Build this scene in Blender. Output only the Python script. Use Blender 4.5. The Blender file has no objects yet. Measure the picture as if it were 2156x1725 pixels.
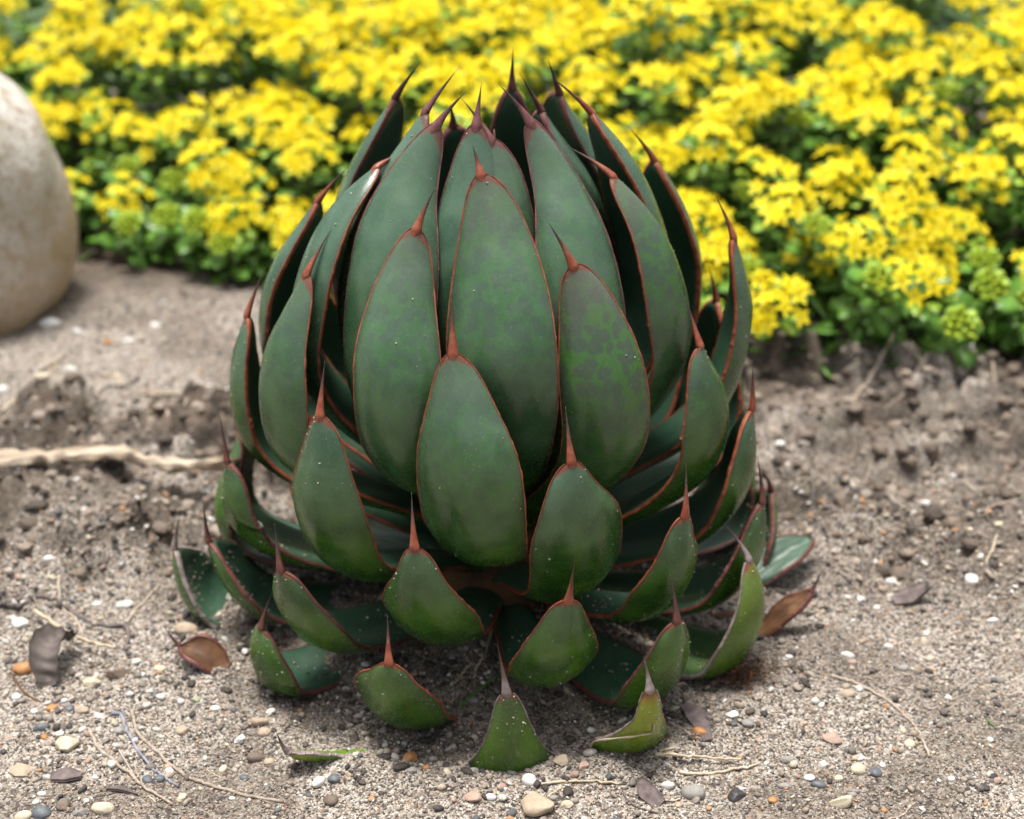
import bpy, math, random
import numpy as np
from mathutils import Vector, Matrix

# ------------------------------------------------------------------ camera, sky, sun, exposure
scene = bpy.context.scene
PITCH = math.radians(25.0)
CAM = np.array([0.0112, -1.046, 0.6385])
cam_data = bpy.data.cameras.new('camera')
cam_data.sensor_width = 36.0
cam_data.lens = 60.0
cam_data.clip_start = 0.02
cam_data.clip_end = 400.0
cam_data.dof.use_dof = True
cam_data.dof.focus_distance = 0.98
cam_data.dof.aperture_fstop = 5.8
camera = bpy.data.objects.new('camera', cam_data)
scene.collection.objects.link(camera)
camera.location = CAM
camera.rotation_euler = (math.pi / 2 - PITCH, 0, 0)
scene.camera = camera

SUN_EL, SUN_AZ = math.radians(83), math.radians(-60)      # azimuth from +Y (behind the plant), minus = left
world = bpy.data.worlds.new('World')
scene.world = world
world.use_nodes = True
wn = world.node_tree
bg = wn.nodes['Background']
sky = wn.nodes.new('ShaderNodeTexSky')
sky.sky_type = 'NISHITA'
sky.sun_disc = False
sky.sun_elevation = SUN_EL
sky.sun_rotation = SUN_AZ
sky.air_density = 1.0
sky.dust_density = 6.0
sky.ozone_density = 1.0
hs = wn.nodes.new('ShaderNodeHueSaturation')              # thin bright overcast: a paler sky
hs.inputs['Saturation'].default_value = 0.42
wn.links.new(sky.outputs[0], hs.inputs['Color'])
wn.links.new(hs.outputs[0], bg.inputs['Color'])
bg.inputs['Strength'].default_value = 0.05
sun_data = bpy.data.lights.new('sun', 'SUN')
sun_data.energy = 1.5
sun_data.angle = math.radians(18)
sun_data.color = (1.0, 0.955, 0.89)
sun = bpy.data.objects.new('sun', sun_data)
scene.collection.objects.link(sun)
sdir = Vector((math.sin(SUN_AZ) * math.cos(SUN_EL), math.cos(SUN_AZ) * math.cos(SUN_EL), math.sin(SUN_EL)))
sun.rotation_euler = sdir.to_track_quat('Z', 'Y').to_euler()
sun.location = sdir * 5
vs = scene.view_settings
vs.view_transform = 'Standard'
vs.look = 'None'
vs.exposure = 1.82
vs.gamma = 1.0
vs.use_curve_mapping = False
scene.cycles.max_bounces = 4
scene.cycles.diffuse_bounces = 2
scene.cycles.glossy_bounces = 2
scene.cycles.transmission_bounces = 2

RNG = np.random.default_rng(7)
random.seed(7)
COL = scene.collection

# ------------------------------------------------------------------ pixel -> direction -> place on the ground
F, PCX, PCY = 2156 * 60.0 / 36.0, 1078.0, 862.5
FW = np.array([0, math.cos(PITCH), -math.sin(PITCH)]); RT = np.array([1., 0, 0]); UPV = np.cross(RT, FW)
def ground_at(x, y, z=0.0):
    v = FW + RT * (x - PCX) / F + UPV * (PCY - y) / F
    return CAM + v * ((z - CAM[2]) / v[2])
def px_size(x, y):
    return float(np.dot(ground_at(x, y) - CAM, FW)) / F

# ------------------------------------------------------------------ noise in numpy
def _h(ix, iy, seed):
    n = (ix.astype(np.int64) * 374761393 + iy.astype(np.int64) * 668265263 + seed * 982451653) & 0x7fffffff
    n = ((n ^ (n >> 13)) * 1274126177) & 0x7fffffff
    return ((n ^ (n >> 16)) & 0xffff) / 65535.0
def vnoise(x, y, seed=0):
    ix, iy = np.floor(x), np.floor(y)
    fx, fy = x - ix, y - iy
    fx = fx * fx * (3 - 2 * fx); fy = fy * fy * (3 - 2 * fy)
    a = _h(ix, iy, seed); b = _h(ix + 1, iy, seed); c = _h(ix, iy + 1, seed); d = _h(ix + 1, iy + 1, seed)
    return (a + (b - a) * fx) * (1 - fy) + (c + (d - c) * fx) * fy
def sstep(a, b, x):
    t = np.clip((x - a) / (b - a), 0, 1); return t * t * (3 - 2 * t)
def clod_mask(x, y):
    m = sstep(.0, .15, y + .10 * (vnoise(x * 5, y * 5, 41) - .5) + .25 * np.abs(x) - .03)
    m = m * (1 - sstep(-.05, -.12, x) * sstep(.30, .38, y))
    m = m * (.55 + .45 * vnoise(x * 6 + 3, y * 6, 42))
    return m * (1 - sstep(1.2, 2.0, np.abs(y) + 0 * x)) * (1 - sstep(1.2, 2.0, np.abs(x)))
def ground_h(x, y):
    x = np.asarray(x, float); y = np.asarray(y, float)
    far = 1 - sstep(1.2, 2.5, np.hypot(x, y))
    h = .010 * (vnoise(x * 7, y * 7, 1) - .5) + .006 * (vnoise(x * 22, y * 22, 2) - .5) + .0028 * (vnoise(x * 70, y * 70, 3) - .5) + .0016 * (vnoise(x * 190, y * 190, 4) - .5)
    cl = clod_mask(x, y)
    a = vnoise(x * 38, y * 38, 5); b = vnoise(x * 75, y * 75, 6); c = vnoise(x * 18, y * 18, 8)
    h = h + cl * (.006 * (vnoise(x * 150, y * 150, 15) - .5) + .040 * (1 - np.abs(2 * a - 1)) ** 1.5 * sstep(.35, .6, c) + .016 * (1 - np.abs(2 * b - 1)) - .014)
    r = np.hypot(x, y)
    h = h + .019 * (1 - sstep(.08, .175, r + .03 * (vnoise(x * 20, y * 20, 9) - .5))) + .007 * np.exp(-((r - .212) / .022) ** 2) * sstep(.02, -.08, y) * (.5 + vnoise(x * 30, y * 30, 10))
    return h * far

# ------------------------------------------------------------------ node materials
class NT:
    def __init__(s, name):
        s.m = bpy.data.materials.new(name); s.m.use_nodes = True
        s.t = s.m.node_tree; s.p = s.t.nodes['Principled BSDF']; s.out = s.t.nodes['Material Output']
    def n(s, typ, props=None, **ins):
        nd = s.t.nodes.new(typ)
        for k, v in (props or {}).items(): setattr(nd, k, v)
        for k, v in ins.items(): s.put(nd, k, v)
        return nd
    def put(s, nd, k, v):
        key = int(k[1:]) if (k[0] == 'i' and k[1:].isdigit()) else k.replace('_', ' ')
        sock = nd.inputs[key]
        if isinstance(v, bpy.types.NodeSocket): s.t.links.new(v, sock)
        elif isinstance(v, (tuple, list)) and len(v) == 3 and sock.type == 'RGBA': sock.default_value = (*v, 1)
        else: sock.default_value = v
    def mix(s, f, a, b, mode='MIX'):
        nd = s.n('ShaderNodeMix', {'data_type': 'RGBA', 'blend_type': mode})
        for i, v in ((0, f), (6, a), (7, b)):
            if isinstance(v, bpy.types.NodeSocket): s.t.links.new(v, nd.inputs[i])
            elif isinstance(v, (tuple, list)): nd.inputs[i].default_value = (*v[:3], 1)
            else: nd.inputs[i].default_value = v
        return nd.outputs[2]
    def math(s, op, a, b=0.0, c=0.0):
        nd = s.n('ShaderNodeMath', {'operation': op}, i0=a, i1=b)
        if op in ('MULTIPLY_ADD',): s.put(nd, 'i2', c)
        return nd.outputs[0]
    def ramp(s, f, stops, interp='LINEAR'):
        nd = s.n('ShaderNodeValToRGB', None, Fac=f); cr = nd.color_ramp; cr.interpolation = interp
        while len(cr.elements) < len(stops): cr.elements.new(.5)
        for e, (p, c) in zip(cr.elements, stops):
            e.position = p; e.color = (*c, 1) if isinstance(c, (tuple, list)) else (c, c, c, 1)
        return nd.outputs[0]
    def noise(s, vec, scale, detail=3.0, rough=.55, out=0):
        return s.n('ShaderNodeTexNoise', None, Vector=vec, Scale=scale, Detail=detail, Roughness=rough).outputs[out]
    def vor(s, vec, scale, out='Distance', feature='F1', rnd=1.0):
        return s.n('ShaderNodeTexVoronoi', {'feature': feature}, Vector=vec, Scale=scale, Randomness=rnd).outputs[out]
    def smooth(s, v, a, b, c=0.0, d=1.0):
        return s.n('ShaderNodeMapRange', {'interpolation_type': 'SMOOTHSTEP'}, i0=v, i1=a, i2=b, i3=c, i4=d).outputs[0]
    def attr(s, name, out='Fac'):
        return s.n('ShaderNodeAttribute', {'attribute_name': name}).outputs[out]
    def bump(s, h, strength=.3, dist=.001, normal=None):
        nd = s.n('ShaderNodeBump', None, Height=h, Strength=strength, Distance=dist)
        if normal is not None: s.t.links.new(normal, nd.inputs['Normal'])
        s.t.links.new(nd.outputs[0], s.p.inputs['Normal']); return nd.outputs[0]
    def set(s, **k):
        for a, v in k.items(): s.put(s.p, a, v)
        return s.m
    @property
    def obj(s): return s.n('ShaderNodeTexCoord').outputs['Object']
    @property
    def pos(s): return s.n('ShaderNodeNewGeometry').outputs['Position']
    @property
    def rand(s): return s.n('ShaderNodeObjectInfo').outputs['Random']

def soil_material():
    t = NT('soil'); P = t.pos
    big = t.noise(P, 9, 1); mid = t.noise(P, 45, 2, .6); fine = t.noise(P, 260, 2, .6)
    base = t.mix(t.smooth(big, .38, .64), (.165, .140, .112), (.325, .28, .228))
    base = t.mix(t.math('MULTIPLY', t.smooth(mid, .36, .62), .75), base, (.40, .352, .305))
    base = t.mix(t.smooth(fine, .60, .36, 0, .62), base, (.11, .09, .074))
    # sand grains of many colours
    v1 = t.n('ShaderNodeTexVoronoi', None, Vector=P, Scale=800.); g = v1.outputs['Color']; gs = t.n('ShaderNodeSeparateColor', None, i0=g)
    gcol = t.ramp(gs.outputs[0], [(0, (.022, .02, .019)), (.14, (.05, .043, .038)), (.28, (.16, .13, .105)), (.52, (.34, .295, .245)), (.76, (.50, .45, .39)), (.92, (.70, .67, .62)), (1, (.36, .19, .09))])
    base = t.mix(.80, base, gcol)
    v2 = t.n('ShaderNodeTexVoronoi', None, Vector=P, Scale=340.); g2 = v2.outputs['Color']; s2 = t.n('ShaderNodeSeparateColor', None, i0=g2)
    sel = t.math('GREATER_THAN', s2.outputs[1], .80)
    gcol2 = t.ramp(s2.outputs[0], [(0, (.03, .028, .028)), (.3, (.12, .10, .09)), (.6, (.36, .31, .26)), (.85, (.6, .56, .5)), (1, (.4, .22, .12))])
    base = t.mix(t.math('MULTIPLY', sel, .75), base, gcol2)
    # vertex mask: moist earth between the clods, darker soil round the plant and under the bed
    earth_fac = t.attr('dark_earth')
    base = t.mix(earth_fac, base, t.mix(t.smooth(mid, .35, .65), (.038, .029, .022), (.150, .114, .084)))
    t.bump(t.math('MULTIPLY_ADD', fine, 1.6, t.math('MULTIPLY', v1.outputs['Distance'], -1.3)), .8, .0016)
    return t.set(Base_Color=base, Roughness=.93, Specular_IOR_Level=.2)

def attr_stone_material():
    t = NT('gravel_stone'); P = t.pos
    c = t.attr('col', 'Color')
    n1 = t.noise(P, 700, 3, .6)
    c = t.mix(t.smooth(n1, .35, .68, 0, .4), c, (.12, .10, .085))
    t.bump(n1, .5, .0006)
    return t.set(Base_Color=c, Roughness=.78, Specular_IOR_Level=.3)

def pebble_material(name, c1, c2, speck=(.1, .08, .07), rough=.62, amt=.35):
    t = NT(name); P = t.obj; r = t.rand
    v = t.n('ShaderNodeVectorMath', {'operation': 'ADD'}, i0=P).outputs[0]
    n1 = t.noise(P, 130, 4, .6); n2 = t.noise(P, 900, 3, .65)
    c = t.mix(t.smooth(n1, .3, .7), c1, c2)
    c = t.mix(t.math('MULTIPLY', r, .35), c, tuple(.65 * x for x in c2))
    c = t.mix(t.smooth(n2, .52, .72, 0, amt), c, speck)
    t.bump(t.math('ADD', n2, t.math('MULTIPLY', n1, 2.)), .35, .0008)
    return t.set(Base_Color=c, Roughness=rough, Specular_IOR_Level=.35)

def agave_material():
    t = NT('agave_blade'); P = t.obj
    s = t.attr('leaf_s'); tone = t.attr('tone'); inner = t.attr('inner'); yel = t.attr('yellow'); rnd = t.attr('rnd'); u = t.attr('leaf_u')
    nb = t.noise(P, 34, 2, .6); nf = t.noise(P, 420, 2, .6); nm = t.noise(P, 110, 2, .6)
    green = t.mix(t.smooth(nb, .35, .65), (.027, .084, .007), (.072, .165, .012))
    blue = t.mix(t.smooth(nb, .32, .68), (.058, .112, .088), (.105, .168, .140))
    up = t.smooth(t.math('MULTIPLY_ADD', s, .55, t.math('MULTIPLY_ADD', tone, .8, t.math('MULTIPLY', nb, .35))), 1.0, 1.75)
    base = t.mix(up, green, blue)
    # blotches: plum-grey spots with fresh green between them, on the upper half
    wv = t.n('ShaderNodeVectorMath', {'operation': 'SCALE'}, i0=t.noise(P, 90, 2, .5, out=1)); wv.inputs['Scale'].default_value = .010
    wp = t.n('ShaderNodeVectorMath', {'operation': 'ADD'}, i0=P, i1=wv.outputs[0]).outputs[0]
    spot = t.n('ShaderNodeTexVoronoi', {'feature': 'F1'}, Vector=wp, Scale=118.).outputs['Distance']
    spots = t.smooth(t.math('MULTIPLY_ADD', t.math('SUBTRACT', nm, .5), .50, spot), .62, .44)
    net = t.mix(spots, (.060, .142, .034), (.066, .086, .066))
    bl = t.attr('blotch')
    zone = t.math('MULTIPLY', t.smooth(t.math('MULTIPLY_ADD', nb, .5, s), .85, 1.5), bl)
    zone = t.math('MULTIPLY', zone, t.smooth(t.noise(P, 16, 2), .18, .42))
    base = t.mix(t.math('MULTIPLY', zone, .9), base, net)
    # plum flush toward the tip
    base = t.mix(t.math('MULTIPLY', t.smooth(s, 1.45, 2.0), t.math('MULTIPLY_ADD', bl, .62, .12)), base, (.150, .136, .142))
    base = t.mix(t.math('MULTIPLY', t.smooth(t.math('ABSOLUTE', u), .80, 1.0), .35), base, (.085, .075, .070))
    # inner face: plain blue-green
    inn = t.mix(t.smooth(nb, .3, .7), (.030, .078, .058), (.058, .112, .086))
    base = t.mix(inner, base, inn)
    yc = t.mix(t.smooth(t.math('MULTIPLY_ADD', nb, .7, s), 1.2, 2.1), (.15, .24, .018), (.36, .36, .03))
    base = t.mix(yel, base, yc)
    base = t.mix(t.math('MULTIPLY', yel, t.smooth(s, 1.82, 1.97)), base, (.30, .10, .03))
    tipmask = t.smooth(t.math('MULTIPLY_ADD', t.math('POWER', t.math('ABSOLUTE', u), 1.6), .055, s), 1.955, 1.985)
    base = t.mix(t.math('MULTIPLY', tipmask, t.math('SUBTRACT', 1.0, inner)), base, t.mix(tone, (.25, .062, .032), (.165, .062, .060)))
    # wax bloom: fine pale speckle, scuffs and faint leaf-print lines
    scuff = t.smooth(t.noise(P, 60, 4, .75), .56, .74)
    base = t.mix(t.math('MULTIPLY', scuff, .10), base, (.24, .29, .26))
    base = t.mix(t.smooth(nf, .45, .72, 0, .10), base, (.16, .21, .175))
    e = t.n('ShaderNodeTexVoronoi', {'feature': 'DISTANCE_TO_EDGE'}, Vector=t.n('ShaderNodeMapping', None, Vector=P, Scale=(1.0, 1.0, .30)).outputs[0], Scale=30.).outputs['Distance']
    line = t.math('MULTIPLY', t.smooth(e, .018, .004), t.smooth(t.noise(P, 25, 2), .5, .68))
    base = t.mix(t.math('MULTIPLY', line, .12), base, (.22, .28, .25))
    dots = t.math('MULTIPLY', t.math('LESS_THAN', t.vor(P, 230), .10), t.math('GREATER_THAN', t.noise(P, 37, 1), .56))
    base = t.mix(t.math('MULTIPLY', dots, .3), base, (.42, .42, .36))
    base = t.mix(1.0, base, (.74, .86, .66), 'MULTIPLY')
    rough = t.smooth(t.math('MULTIPLY_ADD', nf, .5, scuff), .1, 1.1, .26, .40)
    t.bump(nf, .10, .0012)
    return t.set(Base_Color=base, Roughness=t.math('MULTIPLY_ADD', inner, .15, rough), Specular_IOR_Level=.5)

def edge_material(name, a, b, tipc):
    t = NT(name); P = t.obj
    s = t.attr('leaf_s'); n = t.noise(P, 160, 3, .6)
    c = t.mix(t.smooth(n, .35, .65), a, b)
    c = t.mix(t.smooth(s, 2.1, 2.75), c, tipc)
    n2 = t.noise(P, 700, 2, .6)
    c = t.mix(t.smooth(n2, .62, .75, 0, .35), c, (.42, .33, .28))
    t.bump(n, .2, .0006)
    return t.set(Base_Color=c, Roughness=.42, Specular_IOR_Level=.45)

def plain(name, c1, c2, scale=60, rough=.7, bumpd=.0006, spec=.3, translucent=0.0, stretch=(1, 1, 1)):
    t = NT(name); P = t.n('ShaderNodeMapping', None, Vector=t.obj, Scale=stretch).outputs[0]
    n = t.noise(P, scale, 4, .62)
    c = t.mix(t.smooth(n, .3, .7), c1, c2)
    c = t.mix(t.math('MULTIPLY', t.rand, .30), c, tuple(.6 * x for x in c1))
    if bumpd: t.bump(n, .5, bumpd)
    t.set(Base_Color=c, Roughness=rough, Specular_IOR_Level=spec)
    if translucent:
        tr = t.n('ShaderNodeBsdfTranslucent', None, Color=c)
        mx = t.n('ShaderNodeMixShader', None, i0=translucent, i1=t.p.outputs[0], i2=tr.outputs[0])
        t.t.links.new(mx.outputs[0], t.out.inputs[0])
    return t.m

M = {}
M['soil'] = soil_material()
M['gravel'] = attr_stone_material()
M['agave'] = agave_material()
M['red_edge'] = edge_material('red_brown_edge', (.19, .042, .020), (.30, .088, .044), (.045, .022, .020))
M['plum_edge'] = edge_material('plum_edge', (.105, .034, .036), (.185, .072, .070), (.040, .022, .024))
M['dark_edge'] = edge_material('dark_edge', (.085, .030, .026), (.15, .050, .040), (.028, .018, .018))
M['grey_edge'] = edge_material('grey_edge', (.15, .115, .11), (.27, .22, .21), (.05, .035, .033))
M['dry_leaf'] = plain('dry_brown_leaf', (.075, .035, .020), (.20, .095, .038), 45, .6)
M['stem'] = plain('pale_green_stem', (.12, .17, .06), (.18, .22, .09), 80, .6)
M['petal'] = plain('yellow_petal', (.93, .75, .010), (.96, .85, .035), 120, .5, 0, .3, .28)
M['bud'] = plain('yellow_green_bud', (.34, .48, .03), (.52, .60, .05), 150, .45, 0, .4, .15)
M['sedum_leaf'] = plain('fleshy_green_leaf', (.065, .180, .020), (.165, .350, .042), 90, .34, .0004, .5, .16)
M['sedum_fresh'] = plain('fresh_green_leaf', (.22, .40, .03), (.36, .54, .05), 90, .38, 0, .5, .22)
M['lawn'] = plain('lawn_green', (.05, .10, .03), (.10, .15, .06), 30, .8)

def boulder_material():
    t = NT('pale_boulder'); P = t.obj
    n1 = t.noise(P, 9, 5, .6); n2 = t.noise(P, 60, 5, .7); n3 = t.noise(P, 260, 3, .6)
    z = t.n('ShaderNodeSeparateXYZ', None, i0=P).outputs[2]
    c = t.mix(t.smooth(n1, .35, .65), (.74, .69, .60), (.90, .87, .82))
    c = t.mix(t.smooth(n2, .46, .62, 0, .7), c, (.45, .34, .22))
    ochre = t.smooth(t.math('MULTIPLY_ADD', n1, .22, z), .27, .12)
    c = t.mix(t.math('MULTIPLY', ochre, .9), c, t.mix(t.smooth(n2, .35, .62), (.36, .22, .09), (.58, .42, .22)))
    c = t.mix(t.smooth(n3, .55, .68, 0, .6), c, (.20, .15, .11))
    t.bump(t.math('MULTIPLY_ADD', n2, 2., n3), .9, .005)
    return t.set(Base_Color=c, Roughness=.85, Specular_IOR_Level=.25)
M['boulder'] = boulder_material()

# ------------------------------------------------------------------ object helpers
def mesh_np(name, V, Fq, smooth=True, attrs=None):
    me = bpy.data.meshes.new(name)
    V = np.asarray(V, np.float32); Fq = [np.asarray(f, np.int32) for f in (Fq if isinstance(Fq, list) else [Fq])]
    me.vertices.add(len(V)); me.vertices.foreach_set('co', V.ravel())
    nl = sum(f.size for f in Fq); npoly = sum(len(f) for f in Fq)
    me.loops.add(nl); me.polygons.add(npoly)
    me.loops.foreach_set('vertex_index', np.concatenate([f.ravel() for f in Fq]))
    tot = np.concatenate([np.full(len(f), f.shape[1], np.int32) for f in Fq])
    st = np.concatenate([[0], np.cumsum(tot)[:-1]]).astype(np.int32)
    me.polygons.foreach_set('loop_start', st); me.polygons.foreach_set('loop_total', tot)
    me.polygons.foreach_set('use_smooth', np.full(npoly, smooth))
    for k, v in (attrs or {}).items():
        v = np.asarray(v, np.float32)
        if v.ndim == 1:
            a = me.attributes.new(k, 'FLOAT', 'POINT'); a.data.foreach_set('value', v)
        else:
            a = me.attributes.new(k, 'FLOAT_COLOR', 'POINT')
            a.data.foreach_set('color', np.concatenate([v, np.ones((len(v), 1), np.float32)], 1).ravel())
    me.update(calc_edges=True); me.validate()
    return me
def link(name, me, mat=None, parent=None, loc=None, rot=None, scale=None):
    o = bpy.data.objects.new(name, me); COL.objects.link(o)
    if mat is not None and me is not None and not me.materials: me.materials.append(mat)
    if parent is not None: o.parent = parent
    if loc is not None: o.location = loc
    if rot is not None: o.rotation_euler = rot
    if scale is not None: o.scale = scale
    return o
def tag(o, label=None, cat=None, group=None, kind=None):
    if label: o['label'] = label
    if cat: o['category'] = cat
    if group: o['group'] = group
    if kind: o['kind'] = kind
    return o
def grid_faces(nu, nv, off=0, closed=False):
    i, j = np.meshgrid(np.arange(nu - 1), np.arange(nv if closed else nv - 1), indexing='ij')
    a = i * nv + j; b = i * nv + (j + 1) % nv; c = (i + 1) * nv + (j + 1) % nv; d = (i + 1) * nv + j
    return np.stack([a, b, c, d], -1).reshape(-1, 4) + off
def frames(C):
    T = np.gradient(C, axis=0); T /= np.linalg.norm(T, axis=1)[:, None] + 1e-12
    n = np.cross(T[0], [0, 0, 1.]);
    if np.linalg.norm(n) < 1e-3: n = np.array([1., 0, 0])
    N = []
    for k in range(len(C)):
        n = n - T[k] * np.dot(T[k], n); n = n / (np.linalg.norm(n) + 1e-12); N.append(n)
    N = np.array(N); return T, N, np.cross(T, N)
def tube(C, R, nv=7, jitter=0.0, flat=1.0):
    C = np.asarray(C, float); R = np.broadcast_to(np.asarray(R, float), (len(C),))
    T, N, B = frames(C)
    a = np.linspace(0, 2 * math.pi, nv, endpoint=False)
    jr = 1 + jitter * (RNG.random((len(C), nv)) - .5)
    V = C[:, None] + (np.cos(a)[None, :, None] * N[:, None] + flat * np.sin(a)[None, :, None] * B[:, None]) * (R[:, None] * jr)[..., None]
    nC = len(C) * nv
    V = np.concatenate([V.reshape(-1, 3), C[:1], C[-1:]])
    q = grid_faces(len(C), nv, 0, True)
    j = np.arange(nv); c0 = np.stack([(j + 1) % nv, j, np.full(nv, nC)], 1); k = (len(C) - 1) * nv
    c1 = np.stack([k + j, k + (j + 1) % nv, np.full(nv, nC + 1)], 1)
    return V, [q, np.concatenate([c0, c1])]
def resample(P, n):
    P = np.asarray(P, float); m = len(P)
    # Catmull-Rom through the points
    Q = np.concatenate([[2 * P[0] - P[1]], P, [2 * P[-1] - P[-2]]]); out = []
    for t in np.linspace(0, m - 1 - 1e-9, n):
        i = int(t); f = t - i; a, b, c, d = Q[i:i + 4]
        out.append(.5 * ((2 * b) + (c - a) * f + (2 * a - 5 * b + 4 * c - d) * f * f + (3 * b - 3 * c + d - a) * f ** 3))
    return np.array(out)
def ico(level):
    p = (1 + 5 ** .5) / 2
    V = np.array([(-1, p, 0), (1, p, 0), (-1, -p, 0), (1, -p, 0), (0, -1, p), (0, 1, p), (0, -1, -p), (0, 1, -p), (p, 0, -1), (p, 0, 1), (-p, 0, -1), (-p, 0, 1)], float)
    V /= np.linalg.norm(V[0])
    Fc = [(0, 11, 5), (0, 5, 1), (0, 1, 7), (0, 7, 10), (0, 10, 11), (1, 5, 9), (5, 11, 4), (11, 10, 2), (10, 7, 6), (7, 1, 8), (3, 9, 4), (3, 4, 2), (3, 2, 6), (3, 6, 8), (3, 8, 9), (4, 9, 5), (2, 4, 11), (6, 2, 10), (8, 6, 7), (9, 8, 1)]
    V = [tuple(v) for v in V]
    for _ in range(level):
        cache = {}; nf = []
        def mid(a, b):
            k = (min(a, b), max(a, b))
            if k not in cache:
                m = (np.array(V[a]) + np.array(V[b])); m /= np.linalg.norm(m); cache[k] = len(V); V.append(tuple(m))
            return cache[k]
        for a, b, c in Fc:
            x, y, z = mid(a, b), mid(b, c), mid(c, a); nf += [(a, x, z), (b, y, x), (c, z, y), (x, y, z)]
        Fc = nf
    return np.array(V), np.array(Fc)
ICO = [ico(k) for k in range(5)]

# ------------------------------------------------------------------ the setting: ground and lawn
def axis_coords(lo, hi, step, far):
    c = list(np.arange(lo, hi + 1e-9, step)); d = step; x = hi
    up = []
    while x < far: d *= 1.35; x += d; up.append(x)
    d = step; x = lo; dn = []
    while x > -far: d *= 1.35; x -= d; dn.append(x)
    return np.array(dn[::-1] + c + up)
gx = axis_coords(-.56, .58, .0036, 80); gy = axis_coords(-.30, .66, .0036, 80)
X, Y = np.meshgrid(gx, gy, indexing='ij')
Z = ground_h(X, Y)
dark_earth = clod_mask(X, Y) * sstep(.32, .60, vnoise(X * 15, Y * 15, 21)) * 1.0
dark_earth = np.maximum(dark_earth, sstep(.40, .56, Y - .14 * sstep(-.05, -.2, X) + .06 * (vnoise(X * 9, Y * 9, 22) - .5)) * (1 - sstep(1.3, 1.6, Y)) * .9)  # darker soil from the bed's front edge back toward the lawn
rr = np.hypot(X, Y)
dark_earth = np.maximum(dark_earth, .45 * sstep(.56, .74, vnoise(X * 13, Y * 13, 24)))
dark_earth = np.maximum(dark_earth, (1 - sstep(.13, .245, rr + .05 * (vnoise(X * 25, Y * 25, 23) - .5))) * .62)  # darker soil around the plant's base, fading outward
V = np.stack([X, Y, Z], -1).reshape(-1, 3)
ground = link('ground', mesh_np('ground', V, grid_faces(len(gx), len(gy))[:, ::-1], True, {'dark_earth': dark_earth.ravel()}), M['soil'])
tag(ground, 'sandy grey-beige soil with fine grit around the agave', 'ground', kind='structure')
lx = np.concatenate([np.linspace(-60, -2, 12), np.linspace(-1.8, 1.8, 19), np.linspace(2, 60, 12)])
ly = np.concatenate([np.linspace(1.45, 3, 16), np.linspace(3.5, 80, 14)])
X, Y = np.meshgrid(lx, ly, indexing='ij')
lawn = link('lawn', mesh_np('lawn', np.stack([X, Y, .012 + 0 * X], -1).reshape(-1, 3), grid_faces(len(lx), len(ly))[:, ::-1], True), M['lawn'])
tag(lawn, 'short mown lawn beyond the yellow flower bed', 'lawn', kind='structure')

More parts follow.
